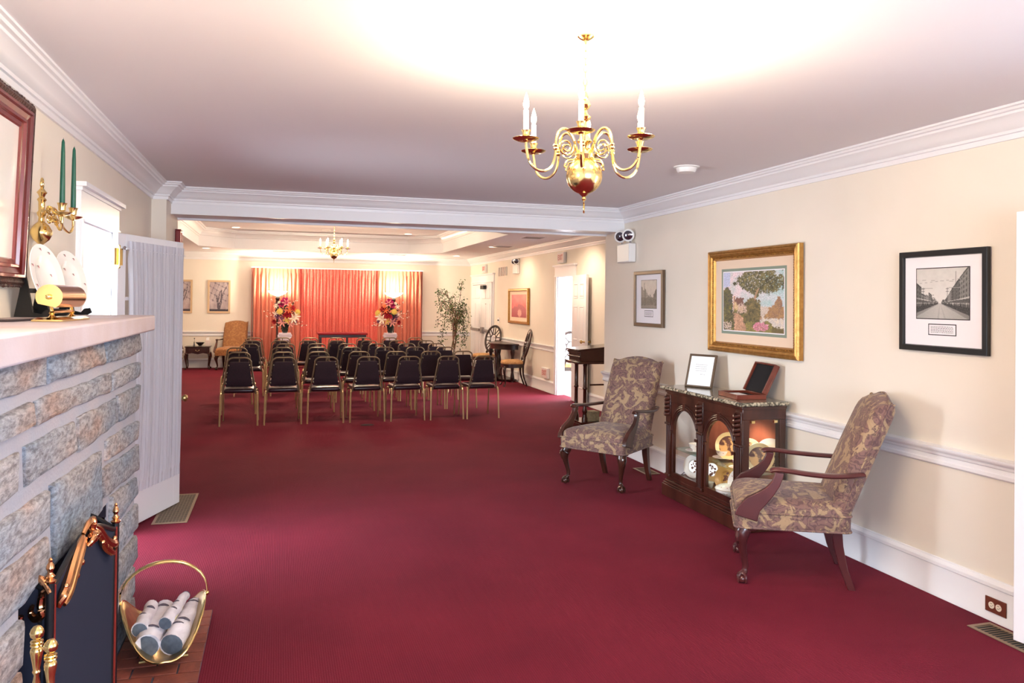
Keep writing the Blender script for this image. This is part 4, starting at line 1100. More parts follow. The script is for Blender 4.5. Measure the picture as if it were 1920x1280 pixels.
# ================================================================== DISPLAY CABINET
def cabinet():
    yA, yB = 4.93, 6.07       # near / far ends of the front face
    W = yB-yA
    # local frame: x along +world y (0..W), y = depth from the front towards the wall, z up
    c = thing('display_cabinet', 'carved mahogany display cabinet with two arched glass doors and marble top', 'cabinet', (3.20, yA, 0), 0)
    c.rotation_euler = (0, 0, PI/2)
    # rotation +90: local x -> +world y ; local y -> -world x. So depth is -local y.
    D = .358; S = -1
    def bx(mb, x0, x1, d0, d1, z0, z1): return mb.box(x0, -d1, z0, x1, -d0, z1)
    wood = 'mahogany'
    mb = MB(); bx(mb, -.03, W+.03, -.03, D, 0, .10); bx(mb, -.022, W+.022, -.022, D, .10, .115); bx(mb, -.012, W+.012, -.012, D, .115, .135); mb.build('plinth', wood, c, bevel=.004)
    mb = MB(); bx(mb, 0, W, 0, D, .135, .165); mb.build('floor_panel', wood, c, bevel=.003)
    mb = MB(); bx(mb, -.004, W+.004, -.004, D, .80, .895); bx(mb, -.014, W+.014, -.014, D, .875, .9); mb.build('frieze', wood, c, bevel=.004)
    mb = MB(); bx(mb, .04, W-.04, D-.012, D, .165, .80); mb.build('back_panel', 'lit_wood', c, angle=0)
    mb = MB()
    mb.loft([[(-.03, .035, .898), (W+.03, .035, .898), (W+.03, -D-.0, .898), (-.03, -D-.0, .898)], [(-.045, .05, .906), (W+.045, .05, .906), (W+.045, -D, .906), (-.045, -D, .906)], [(-.045, .05, .918), (W+.045, .05, .918), (W+.045, -D, .918), (-.045, -D, .918)], [(-.035, .04, .93), (W+.035, .04, .93), (W+.035, -D, .93), (-.035, -D, .93)]])
    mb.build('marble_top', 'marble', c, bevel=.003)
    # corner posts
    for x in (0, W-.055):
        mb = MB(); bx(mb, x, x+.055, D-.05, D, .165, .80); mb.build('rear_post', wood, c, bevel=.002)
    for x in (0, W-.055):
        mb = MB(); bx(mb, x, x+.055, 0, .055, .165, .80); mb.build('front_post', wood, c, bevel=.002)
    # fluted pilasters with carved capitals
    for i, x in enumerate((.04, W/2, W-.04)):
        p = MB(); bx(p, x-.034, x+.034, -.012, .02, .165, .62); o = p.build('pilaster', wood, c, bevel=.002)
        mb = MB()
        for k in (-.02, -.007, .007, .02): mb.tube([(x+k, .015, .19), (x+k, .015, .60)], .0045, 6)
        mb.build('fluting', wood, o)
        mb = MB(); bx(mb, x-.040, x+.040, -.022, .02, .165, .19); bx(mb, x-.042, x+.042, -.026, .02, .605, .622); mb.build('collar', wood, o, bevel=.004)
        mb = MB(); bx(mb, x-.038, x+.038, -.014, .02, .622, .86)
        mb.build('capital_block', wood, o, bevel=.003)
        mb = MB()
        for k in range(5):
            z = .695+k*.033
            mb.tube(smooth_path([(x-.036, .016, z+.006), (x-.018, .032, z), (x, .038, z-.006), (x+.018, .032, z), (x+.036, .016, z+.006)], 3), .0125, 8)
        mb.build('capital_carving', wood, o)
    # arched doors
    for i in (0, 1):
        x0 = .078+i*(W/2-.04); x1 = x0+W/2-.115; xm = (x0+x1)/2; hw = (x1-x0)/2-.035
        zs = .565; zt = .80; zb = .165
        dr = thing_child('door', c)
        N = 18
        # frame board with arch cut-out
        outer = [(x0, zb), (x1, zb), (x1, zt), (x0, zt)]
        arch = [(xm-hw, zb+.045), (xm+hw, zb+.045)]+[(xm+hw*math.cos(PI*t/N), zs+hw*.98*math.sin(PI*t/N)) for t in range(N+1)]
        o3 = [Vector((u, v, 0)) for u, v in outer]; a3 = [Vector((u, v, 0)) for u, v in reversed(arch)]
        tr = tessellate_polygon([o3, a3]); P2 = [(v.x, v.y) for v in o3+a3]; n = len(P2)
        vs = [(u, -.002, v) for u, v in P2]+[(u, -.024, v) for u, v in P2]
        fs = [tuple(t) for t in tr]+[tuple(n+k for k in reversed(t)) for t in tr]
        m_ = len(outer); fs += [(k, (k+1) % m_, n+(k+1) % m_, n+k) for k in range(m_)]
        fs += [(m_+k, m_+(k+1) % (n-m_), n+m_+(k+1) % (n-m_), n+m_+k) for k in range(n-m_)]
        dr2 = MB().add(vs, fs).build('door_frame', wood, dr, angle=30)
        mb = MB()
        for e, y, r in ((.006, .002, .008), (.022, .004, .010), (.038, .0, .007)):
            mb.tube([(xm-(hw+e), y, zs)]+[(xm+(hw+e)*math.cos(PI*(1-t/N)), y, zs+(hw*.98+e)*math.sin(PI*t/N)) for t in range(N+1)]+[(xm+(hw+e), y, zs)], r, 8)
        for s in (-1, 1): 
            mb.tube([(xm+s*(hw+.008), .0, zb+.05), (xm+s*(hw+.008), .0, zs-.03)], .007, 8)
            mb.box(xm+s*(hw+.006)-.018, -.005, zs-.03, xm+s*(hw+.006)+.018, .016, zs-.008)
        mb.box(xm-.02, 0, zt-.045, xm+.02, .014, zt+.012)
        mb.build('arch_moulding', wood, dr)
        MB().prism([(u, v) for u, v in [(xm-hw-.002, zb+.04), (xm+hw+.002, zb+.04)]+[(xm+(hw+.002)*math.cos(PI*t/N), zs+(hw+.002)*.98*math.sin(PI*t/N)) for t in range(N+1)]], 'y', -.014, -.011).build('door_glass', 'glass', dr, angle=0)
    # end glass panels
    for x in (.004, W-.007):
        mb = MB(); bx(mb, x, x+.003, .055, D-.05, .165, .80); mb.build('side_glass', 'glass', c, angle=0)
    mb = MB()
    for z in (.775,):
        for d in (.085, D-.085): bx(mb, -.003, .008, d-.014, d+.014, z, z+.018)
    mb.build('glass_clip', 'brass', c, angle=0)
    mb = MB(); bx(mb, .012, W-.012, .05, D-.02, .395, .401); mb.build('glass_shelf', 'shelf_glass', c, angle=0)
    MB().lathe([(.03, 0), (.03, .008), (.024, .01)], 16, M=T(.30, -.20, .788)).build('cabinet_light', 'can_glow', c)
    spot_light('cabinet_bulb', (.30, -.20, .775), 7.5, (1, .86, .66), 150, .6, c)
    spot_light('cabinet_bulb', (.85, -.20, .775), 2.0, (1, .85, .66), 150, .6, c)
    return c
def thing_child(name, parent):
    o = bpy.data.objects.new(name, None); COL.objects.link(o); o.parent = parent; o.empty_display_size = .05; return o
CAB = cabinet()

def teacup(loc, label, group='rose sprig cups on the glass shelf', s=1.0):
    t = thing('teacup', label, 'teacup', loc, R(40), group)
    c = MB().lathe([(.022*s, .018), (.024*s, .020), (.030*s, .024), (.043*s, .04), (.049*s, .06), (.052*s, .068), (.049*s, .068), (.042*s, .043), (.028*s, .028), (.002, .026)], 24).build('cup', 'porcelain', t)
    MB().lathe([(.02, .0), (.035, .001), (.05*s, .006), (.075*s, .013), (.078*s, .015), (.074*s, .016), (.045*s, .009), (.002, .006)], 28).build('saucer', 'porcelain', t)
    MB().lathe([(.022*s, .006), (.022*s, .018)], 16).build('foot_ring', 'porcelain', t)
    MB().tube(smooth_path([(.045*s, 0, .058), (.066*s, 0, .06), (.072*s, 0, .045), (.058*s, 0, .033), (.038*s, 0, .034)], 4), .003, 6).build('handle', 'porcelain', t)
    mb = MB()
    for k in range(7):
        a = k*.9; mb.sphere((.048*s*math.cos(a), .048*s*math.sin(a), .052), .0035, 6, 4); mb.sphere((.065*math.cos(a+.4), .065*math.sin(a+.4), .0135), .0035, 6, 4, (1, 1, .4))
    mb.build('rosebud_motif', 'rosebud', t, angle=0)
SZ = .402; FZ = .166
teacup((3.335, 5.83, SZ), 'rose-sprig teacup on saucer behind the left arched door, upper shelf', s=1.05)
teacup((3.32, 5.15, SZ), 'rose-sprig teacup on saucer behind the right arched door, upper shelf', s=1.05)
teacup((3.40, 5.52, SZ), 'rose-sprig teacup half hidden by the middle pilaster, upper shelf')
FA = PI+.35    # plates look towards the camera side
standing_plate('display_plate', (3.42, 5.47, SZ), .108, FA+.35, R(12), 'round scene plate with amber painted figures, upper shelf of cabinet, left one', motif='art', m='plate_cream')
standing_plate('display_plate', (3.44, 5.22, SZ), .105, FA+.35, R(12), 'round scene plate behind the right teacup on the upper cabinet shelf', motif='art', m='plate_cream')
standing_plate('display_plate', (3.40, 5.02, SZ), .105, FA+.5, R(12), 'scene plate just behind the cabinet corner post, seen through the end glass', motif='art', m='plate_cream')
standing_plate('display_plate', (3.49, 5.03, SZ), .12, FA+.2, R(14), 'large white plate standing behind the others near the end glass', motif='none')
standing_plate('display_plate', (3.50, 4.985, SZ), .082, FA+.9, R(8), 'small cream flower plate seen through the end glass of the cabinet', motif='flower', m='plate_cream', seed=8)
standing_plate('display_plate', (3.36, 5.90, FZ), .098, FA+.2, R(12), 'cream flower plate at the lower left of the cabinet', motif='flower', m='porcelain', seed=3)
standing_plate('display_plate', (3.43, 5.74, FZ), .102, FA+.2, R(12), 'ochre flower plate lower left, second from the cabinet side', motif='flower', m='plate_ochre', seed=5)
standing_plate('display_plate', (3.37, 5.41, FZ), .10, FA+.3, R(12), 'ochre flower plate left behind the right arched door, lower level', motif='flower', m='plate_ochre', seed=6)
standing_plate('display_plate', (3.48, 5.52, FZ), .095, FA+.2, R(12), 'plain cream plate mostly hidden behind the ochre plate, lower level', motif='none', m='plate_cream')
standing_plate('display_plate', (3.47, 5.30, FZ), .105, FA+.2, R(12), 'plain white plate leaning at the back of the lower level', motif='none')
standing_plate('display_plate', (3.36, 5.17, FZ), .118, FA+.35, R(12), 'white rose-sprig plate behind the right arched door, lower level', motif='buds', seed=9)
def tureen():
    t = thing('covered_dish', 'white rose-sprig covered dish with gold band in the cabinet', 'dish', (3.305, 5.265, FZ), 0)
    MB().lathe([(.045, 0), (.05, .006), (.07, .012), (.098, .035), (.105, .062), (.10, .064), (.002, .064)], 30).build('bowl', 'porcelain', t)
    MB().lathe([(.104, .064), (.107, .066), (.1, .076), (.07, .092), (.03, .10), (.002, .101)], 30).build('lid', 'porcelain', t)
    MB().tube([(.105*math.cos(2*PI*i/36), .105*math.sin(2*PI*i/36), .0645) for i in range(36)], .002, 6, True).build('gold_band', 'brass_dull', t)
    MB().lathe([(.006, .099), (.006, .107), (.014, .113), (.012, .121), (.002, .124)], 14).build('knob', 'porcelain', t)
    mb = MB()
    for k in range(11): a = k*.57; mb.sphere((.085*math.cos(a), .085*math.sin(a), .084), .0045, 6, 4, (1, 1, .5)); mb.sphere((.099*math.cos(a), .099*math.sin(a), .04), .0045, 6, 4)
    mb.build('rosebud_motif', 'rosebud', t, angle=0)
    p = thing('teacup', 'white cup with curled handle beside the middle pilaster, lower level', 'teacup', (3.29, 5.53, FZ), R(100))
    MB().lathe([(.02, 0), (.024, .004), (.034, .02), (.038, .045), (.040, .055), (.037, .055), (.03, .02), (.002, .008)], 22).build('cup', 'porcelain', p)
    MB().tube(smooth_path([(.034, 0, .046), (.055, 0, .052), (.062, 0, .035), (.05, 0, .018), (.032, 0, .022)], 4), .004, 6).build('handle', 'porcelain', p)
tureen()

# document frame and presentation box on the marble top
CT = .9305
def doc_frame():
    f = thing('document_frame', 'brown framed typed certificate standing on the marble top', 'picture frame', (3.375, 5.865, CT), 0)
    # bottom edge from (3.323,5.977) to (3.444,5.751); faces the camera side
    f.rotation_euler = (R(-17), 0, math.atan2(5.751-5.977, 3.444-3.323))
    W, H = .256, .285
    picture_frame(f, W, H, 0, [(0, .012), (0, -.008), (.004, -.012), (.010, -.012), (.016, -.006), (.018, -.003)], 'bronze_frame')
    rect(f, -W/2+.015, W/2-.015, .015, H-.015, -.003, 'paper', 'certificate')
    MB().box(-W/2+.004, .002, .004, W/2-.004, .010, H-.004).build('backing', 'cord', f, angle=0)
    mb = MB(); rr = random.Random(5)
    for i, (z, a, b) in enumerate(((.195, -.055, .058), (.178, -.055, .058), (.16, -.055, .055), (.142, -.055, .05), (.112, -.0, .045))):
        x = a
        while x < b: w = rr.uniform(.006, .016); mb.box(x, -.0036, z, min(x+w, b), -.0031, z+.0028); x += w+.004
    mb.build('typed_line', 'ink', f, angle=0)
    MB().tube([(0, .012, .20), (0, .105, .036)], .006, 6).build('easel_leg', 'cord', f)
doc_frame()
def pres_box():
    b = thing('presentation_box', 'open reddish wooden box lined in black with white card on the marble top', 'box', (3.225, 5.05, CT), 0)
    # footprint: near-left corner at (3.277,5.10); box axes
    b.rotation_euler = (0, 0, R(-6))
    W, Dp, H = .235, .31, .036      # local x 0..W (towards wall), y 0..Dp (away)
    t = .012
    mb = MB(); mb.box(0, 0, 0, W, t, H).box(0, Dp-t, 0, W, Dp, H).box(0, t, 0, t, Dp-t, H).box(W-t, t, 0, W, Dp-t, H).box(t, t, 0, W-t, Dp-t, .006)
    mb.build('tray', 'red_wood', b, bevel=.002)
    MB().box(t, t, .006, W-t, Dp-t, .018).build('lining', 'black_velvet', b, angle=0)
    MB().box(.03, .08, .018, .15, .27, .022).build('card', 'paper', b, angle=0)
    M = T(W, 0, H) @ RY(R(62))
    mb = MB(); t2 = .01
    # lid stands up from the wall-side edge, leaning back
    def lb(x0, y0, z0, x1, y1, z1, mb): mb.box(x0, y0, z0, x1, y1, z1, M)
    M = T(W-.004, 0, H) @ RY(-R(118))
    M = Matrix.Translation((W-.006, 0, H)) @ Matrix.Rotation(-R(64), 4, 'Y')
    mb = MB()
    mb.box(0, 0, -.012, W, Dp, 0, M).box(0, 0, 0, W, t, .03, M).box(0, Dp-t, 0, W, Dp, .03, M).box(W-t, t, 0, W, Dp-t, .03, M)
    mb.build('lid', 'red_wood', b, bevel=.002)
    MB().box(.004, t, .0, W-t, Dp-t, .012, M).build('lid_lining', 'black_velvet', b, angle=0)
pres_box()
cw = smooth_path([(3.50, 6.10, .16), (3.46, 6.17, .17), (3.40, 6.21, .11), (3.36, 6.20, .03), (3.38, 6.14, .006), (3.45, 6.12, .006)], 6)
MB().tube([(p.y-4.93, -(p.x-3.20), p.z) for p in cw], .003, 6).build('power_cord', 'cord', CAB)

# ================================================================== PICTURES
def fbm(x, y, s, o=4): return mnoise.fractal(Vector((x*s, y*s, 1.7)), 1.0, 2.0, o)
def art_landscape(u, v):
    U, V = u, v
    u += .022*mnoise.noise(Vector((U*34, V*34, 5)))+.010*mnoise.noise(Vector((U*90, V*90, 8))); v += .030*mnoise.noise(Vector((U*34, V*34, 11)))+.012*mnoise.noise(Vector((U*90, V*90, 14)))
    n = fbm(u, v, 9); n2 = fbm(u+5, v, 26, 3); f = mnoise.noise(Vector((u*60, v*60, 0)))
    sky = [226-40*u+30*n, 206+8*n, 208+12*n]
    if u < .12 and v > .75: sky = [190, 196, 224]
    c = sky
    if v < .42+.03*n and u > .6: c = [206, 190, 176]           # water
    hor = .38+.05*n
    if u > .7 and v < .30+.22*math.exp(-((u-.93)/.06)**2)+.1*max(0, 1-abs(u-.84)/.12)+.08*n and v > .22: c = [164+30*n2, 126+24*n2, 92]
    if u > .62 and v < .23: c = [214+20*n2, 202+14*n2, 190] if v > .07+.2*(1-u) else [112, 100, 66]
    # cottage
    if .20 < u < .36 and .28 < v < .56: 
        if v > .44 and v < .58-(abs(u-.24))*0: c = [124, 84, 76]
        else: c = [204, 176, 132]
        if u < .24 and v < .44+(.24-abs(u-.21)*3)*.2: c = [214, 186, 144]
    if abs(u-.19-.03*(v-.4)) < .012 and v < .6 and v > .3: c = [190, 150, 120]
    # left trees and bushes
    if u < .17 and v < .74-.8*abs(u-.05)+.06*n and v > .1: c = [92+40*n2, 90+34*n2, 62+20*n]
    if u < .62 and v < .34+.05*n2: c = [112+50*n2, 106+40*n2, 70]
    # path
    if v < .30 and abs(u-.24-.35*(.3-v)*(1 if v < .3 else 0)-.02*n) < .05+.30*(.3-v): c = [196+40*n2, 152+34*n2, 124+30*n2]
    # big tree
    d = math.hypot((u-.62)/.36, (v-.84)/.22)+.35*n
    if d < 1 and f > -.35: c = [98+54*n2, 94+46*n2, 62+26*n2]
    if abs(u-.60-.05*math.sin(v*9)) < .014+.01*max(0, .5-v) and .2 < v < .72: c = [176, 140, 112]
    if .36 < u < .64 and v < .58-.6*abs(u-.52)+.08*n and v > .12: c = [108+50*n2, 98+40*n2, 66+20*n2]
    if .26 < u < .42 and v < .48-.8*abs(u-.33)+.04*n2 and v > .3 and f > -.1: c = [206, 178, 164]
    if .40 < u < .82 and v < .16+.06*n: c = [138+40*n2, 128+30*n2, 76]
    if math.hypot((u-.64)/.13, (v-.09)/.075) < 1+.3*n2 and f > -.3: c = [206+30*f, 130+60*f, 150+50*f]
    if u < .15 and v < .14 and f > 0: c = [214, 190, 176]
    if u < .2 and v < .3 and f < -.1: c = [80, 76, 54]
    g = mnoise.noise(Vector((U*110, V*110, 21)))
    return [max(0, min(255, k*(1+.30*g)+12*f)) for k in c]
def art_street(u, v):
    f = mnoise.noise(Vector((u*60, v*60, 3))); n = fbm(u, v, 12)
    vx, vy = .46, .31; c = 224-20*v+5*n; du = u-vx; t = abs(du)/.5
    if v < vy: c = 186-14*abs(f)-26*t+(-14 if abs((u-vx)/(vy-v+.02)+.1) < .06 or abs((u-vx)/(vy-v+.02)-.3) < .05 else 0)
    if t > .06:
        z = 1/t; hr = (v-vy)/t; bid = int(z*2.2+(3 if du > 0 else 0)); rh = (.52+.16*math.sin(bid*12.9)) if du > 0 else (.40+.14*math.sin(bid*7.7))
        if -.22 < hr < rh:
            c = 118+26*math.sin(bid*5.1)+26*f
            if (z*9) % 1 < .45 and .12 < hr and (hr*9) % 1 < .55: c -= 44
            if abs(hr-.10) < .02: c += 60
            if hr > rh-.04: c -= 40
            if hr < .09: c = 84+40*f
            if hr < .01: c = 60+46*f+(70 if (z*14) % 1 < .3 and hr > -.08 else 0)+(60 if -.02 < hr else 0)
        if -.30 < hr <= -.22: c -= 30
    for px, pw, ph in ((.755, .005, .93), (.60, .003, .62), (.13, .004, .62), (.33, .002, .50)):
        if abs(u-px) < pw and vy < v < ph: c = 66
        for k in (0, .05):
            if abs(v-(ph-.03-k)) < .004 and abs(u-px) < pw*9: c = 66
    for a_, b_ in ((.78, -.06), (.70, .1), (.60, .02)):
        if abs(v-(a_+b_*u)) < .0022: c = 150
    c = max(20, min(250, c)); return [c, c*.985, c*.96]
def art_old_street(u, v):
    f = mnoise.noise(Vector((u*46, v*46, 7))); n = fbm(u, v, 8); w = .02*f
    c = 192+12*n; x = u+w; y = v+w
    hh = .80-.62*x+.06*math.sin(int(x*9)*4.1)
    if y < hh and x < .66: c = 128+36*f-(34 if (y*14) % 1 < .45 and (x*16) % 1 < .5 else 0)+18*math.sin(int(x*9)*2.7)
    if abs(x-.22) < .012 and y < .9: c = 96
    if x > .8 and y < .70-1.0*(1-x)+.06*n: c = 84+40*f
    if y < .38+.04*n: c = 96+66*f+20*n
    if y < .10+.03*n: c = 130+40*f
    c = max(30, min(235, c)); return [c, c*.95, c*.90]
def art_red(u, v):
    f = mnoise.noise(Vector((u*40, v*40, 9))); n = fbm(u, v, 5)
    c = [206+20*n+20*v, 84+24*n+30*v*u, 92+20*n]
    if v < .62-.5*abs(u-.55)+.1*n: c = [168+40*f, 58+40*f, 74+30*f]
    if math.hypot((u-.55)/.13, (v-.18)/.16) < 1+.5*f: c = [226, 150+40*f, 140]
    return [max(0, min(255, k+16*f)) for k in c]
def art_botanical(seed):
    def fn(u, v):
        f = mnoise.noise(Vector((u*30+seed, v*30, 2))); n = fbm(u+seed, v, 5)
        c = [172+20*n, 156+20*n, 158+20*n]
        for k in range(5):
            a = -.5+.25*k; x = .5+a*(v)**1.3*.9+.03*math.sin(v*9+k*2+seed)
            if abs(u-x) < .016+.015*(1-v) and v < .45+.1*k: c = [84, 74, 82]
        if abs(math.sin(u*19+v*7+seed*2)+math.sin(v*23-u*9+seed)) < .16 and v > .35: c = [112, 98, 108]
        if v < .08+.02*f: c = [62, 54, 62]
        return [max(0, min(255, k+12*f)) for k in c]
    return fn
def wall_pic(name, label, wallx, ya, yb, z0, z1, prof, fm, group=None, tilt=0.5):
    """framed picture on a right-hand wall (facing -x) from y=ya (near) to yb (far)"""
    r = thing(name, label, 'picture', (wallx-.006, (ya+yb)/2, z0), -PI/2, group)
    r.rotation_euler = (R(tilt), 0, -PI/2)
    W, H = abs(yb-ya), z1-z0
    picture_frame(r, W, H, 0, prof, fm)
    return r, W, H
def text_block(r, x0, x1, z0, z1, y, rows, seed, m='ink'):
    mb = MB(); rr = random.Random(seed); dz = (z1-z0)/rows
    for k in range(rows):
        x = x0; z = z1-dz*(k+.7)
        while x < x1-.004: w = rr.uniform(.006, .016); mb.box(x, y-.0008, z, min(x+w, x1), y, z+dz*.38); x += w+.004
    mb.build('typed_line', m, r, angle=0)
# small street photograph
r, W, H = wall_pic('framed_picture', 'small narrow framed sepia street photograph left of the gold frame', XR, 6.90, 7.545, 1.392, 1.957, [(0, 0), (0, -.024), (.004, -.028), (.032, -.028), (.036, -.024), (.038, -.012)], 'bronze_frame')
rect(r, -W/2+.036, W/2-.036, .036, H-.036, -.012, 'mat_board', 'mat_board')
rect(r, -.175, .175, .185, .475, -.0125, 'mat_black', 'mat_edge', .001)
painting(r, -.171, .171, .189, .471, -.0131, art_old_street, 60, 50)
rect(r, -.095, .095, .10, .165, -.0125, 'mat_black', 'caption_edge', .001)
rect(r, -.089, .089, .105, .160, -.0131, 'mat_board', 'caption', .001)
text_block(r, -.075, .075, .112, .153, -.0134, 4, 2)
# cottage painting
r, W, H = wall_pic('framed_picture', 'large gold framed cottage and river painting over the display cabinet', XR, 4.795, 6.03, 1.232, 2.078, [(0, 0), (0, -.035), (.006, -.046), (.018, -.05), (.024, -.044), (.034, -.048), (.05, -.042), (.056, -.032), (.066, -.028), (.074, -.03), (.08, -.018), (.084, -.012)], 'gold_frame')
mb = MB(); rr_ = random.Random(2)
for i in range(200):
    u = i/200*2*(W+H-.26)
    a, b = W-.13, H-.13
    if u < a: p = (-a/2+u, .065)
    elif u < a+b: p = (a/2, .065+u-a)
    elif u < 2*a+b: p = (a/2-(u-a-b), .065+b)
    else: p = (-a/2, .065+b-(u-2*a-b))
    mb.sphere((p[0], -.031, p[1]), .0065, 5, 4)
mb.build('beaded_edge', 'gold_carved', r)
rect(r, -W/2+.08, W/2-.08, .08, H-.08, -.012, 'mat_peach', 'mat_board')
gx, gz0, gz1 = W/2-.175, .155, H-.155
rect(r, -gx, gx, gz0, gz1, -.0128, 'mat_green', 'inner_mat', .001)
rect(r, -gx+.022, gx-.022, gz0+.022, gz1-.022, -.0136, 'mat_board', 'print_border', .001)
painting(r, -gx+.03, gx-.03, gz0+.03, gz1-.03, -.0142, art_landscape, 150, 104)
# black framed street photograph
r, W, H = wall_pic('framed_picture', 'black framed old street photograph with caption, nearest the right edge', XR, 3.255, 3.867, 1.374, 1.953, [(0, 0), (0, -.022), (.003, -.026), (.030, -.026), (.033, -.023), (.036, -.010)], 'black_frame')
rect(r, -W/2+.034, W/2-.034, .034, H-.034, -.010, 'mat_board', 'mat_board')
rect(r, -.188, .188, .185, .480, -.0105, 'mat_black', 'mat_edge', .001)
painting(r, -.183, .183, .190, .475, -.0111, art_street, 120, 96)
rect(r, -.098, .098, .095, .160, -.0105, 'mat_black', 'caption_edge', .001)
rect(r, -.092, .092, .100, .155, -.0111, 'mat_board', 'caption', .001)
text_block(r, -.078, .078, .108, .148, -.0115, 5, 4)
# red picture in the back room
r, W, H = wall_pic('framed_picture', 'gold framed red picture on the right wall above the small round table', XR2, 14.60, 15.97, 1.18, 1.895, [(0, 0), (0, -.035), (.01, -.045), (.04, -.045), (.05, -.03), (.055, -.014)], 'gold_frame')
rect(r, -W/2+.05, W/2-.05, .05, H-.05, -.014, 'mat_peach', 'mat_board')
painting(r, -W/2+.19, W/2-.17, .13, H-.12, -.0155, art_red, 60, 40)
# botanical pictures on the far wall
for k, (xa, xb, lb) in enumerate(((-2.40, -1.915, 'grey botanical print at the far wall, left one, cut off by the glazed door'), (-1.585, -1.085, 'grey botanical print at the far wall above the small side table'))):
    r = thing('framed_picture', lb, 'picture', ((xa+xb)/2, YE-.004, 1.27), 0, 'botanical prints on the far wall')
    W, H = xb-xa, .77
    picture_frame(r, W, H, 0, [(0, 0), (0, -.022), (.04, -.022), (.045, -.010)], 'beech_frame')
    painting(r, -W/2+.04, W/2-.04, .04, H-.04, -.012, art_botanical(k*3+1), 36, 56)

# ================================================================== CHANDELIERS
def chandelier(loc, drop, label, rot, power):
    c = thing('chandelier', label, 'chandelier', loc, rot, 'brass candle chandeliers')
    zb = -drop                                  # height of the ball centre
    MB().lathe([(.032, 0), (.032, -.005), (.02, -.014), (.008, -.02), (.004, -.03)], 20).build('ceiling_canopy', 'brass', c)
    mb = MB(); zt = -.03; z = zt; k = 0; zc = zb+.31
    while z > zc+.01:
        m = T(0, 0, z-.016) @ RZ(PI/2*(k % 2)) @ RX(PI/2)
        mb.tube([(.007*math.cos(2*PI*i/10), .016*math.sin(2*PI*i/10), 0) for i in range(10)], .0018, 5, True, M=m); z -= .026; k += 1
    mb.build('chain', 'brass', c)
    prof = [(.003, .32), (.008, .315), (.012, .30), (.008, .29), (.016, .285), (.022, .27), (.016, .258), (.007, .25), (.012, .235), (.024, .225), (.020, .214), (.008, .205), (.010, .19), (.018, .175), (.014, .16), (.020, .145), (.030, .13), (.016, .118), (.012, .105), (.03, .095), (.04, .08), (.034, .062), (.018, .055), (.010, .05), (.012, .068-.012)]
    prof = prof[:-1]+[(.014, .062-.010), (.02, .05-.002)]
    MB().lathe([(r, zb+z) for r, z in prof[:-2]]+[(.016, zb+.064)], 20).build('turned_stem', 'brass', c)
    MB().sphere((0, 0, zb), .069, 28, 18).build('ball', 'brass', c)
    MB().lathe([(.02, zb-.066), (.012, zb-.074), (.006, zb-.08), (.009, zb-.088), (.004, zb-.095)], 12).build('finial', 'brass', c)
    MB().tube(smooth_path([(0, 0, zb-.09), (.006, 0, zb-.10), (-.006, 0, zb-.112), (.004, 0, zb-.128), (-.002, 0, zb-.14)], 4), .0035, 6).build('finial_hook', 'brass', c)
    z0 = zb
    for k in range(6):
        a = k*PI/3
        e = thing_child('arm', c); e.rotation_euler = (0, 0, a)
        pts = smooth_path([(.03, 0, z0+.085), (.048, 0, z0+.14), (.078, 0, z0+.172), (.108, 0, z0+.16), (.12, 0, z0+.12), (.122, 0, z0+.075), (.135, 0, z0+.03), (.165, 0, z0+.008), (.20, 0, z0+.012), (.228, 0, z0+.04), (.24, 0, z0+.09), (.242, 0, z0+.112)], 5)
        a_ = MB().tube(pts, .0052, 8); a_.lathe([(.005, -.012), (.010, -.006), (.007, 0), (.010, .006), (.005, .012)], 10, M=T(.121, 0, z0+.10)); a_.build('arm_tube', 'brass', e)
        # scroll inside the arm
        sp = [(.078+(.034*(1-t*.7))*math.cos(PI*.9+t*3.4*PI), 0, z0+.105+(.034*(1-t*.7))*math.sin(PI*.9+t*3.4*PI)) for t in [i/26 for i in range(27)]]
        s2 = smooth_path([(.03, 0, z0+.05), (.045, 0, z0+.03), (.07, 0, z0+.025), (.085, 0, z0+.0), (.075, 0, z0-.0)], 5)
        MB().tube(sp, .0032, 6).tube([(x, 0, z+.03) for x, _, z in s2], .0032, 6).build('scroll', 'brass', e)
        MB().lathe([(.006, z0+.108), (.012, z0+.113), (.03, z0+.112), (.046, z0+.118), (.050, z0+.122), (.046, z0+.124), (.02, z0+.118), (.01, z0+.12)], 22, M=T(.242, 0, 0)).build('drip_pan', 'brass', e)
        MB().lathe([(.007, z0+.12), (.012, z0+.126), (.013, z0+.14), (.018, z0+.152), (.016, z0+.152), (.011, z0+.142)], 16, M=T(.242, 0, 0)).build('candle_cup', 'brass', e)
        MB().lathe([(.0095, z0+.14), (.0095, z0+.225), (.004, z0+.228)], 14, M=T(.242, 0, 0)).build('candle_sleeve', 'candle_sleeve', e)
        MB().lathe([(.004, z0+.226), (.010, z0+.24), (.011, z0+.252), (.006, z0+.275), (.001, z0+.292)], 12, M=T(.242, 0, 0)).build('flame_bulb', 'white_glow', e)
        bulb_light('candle_light', (.285, 0, z0+.26), power, (1, .80, .55), .03, e)
    return c
ANG = math.atan2(-2.785, -1.11)
chandelier((1.107, 2.785, HC), .534, 'brass candle chandelier hanging nearest the camera', ANG-R(3), 10)
chandelier((.95, 14.55, 3.07), .64, 'brass candle chandelier hanging from the tray ceiling above the chair rows', PI/2+R(90), 24)

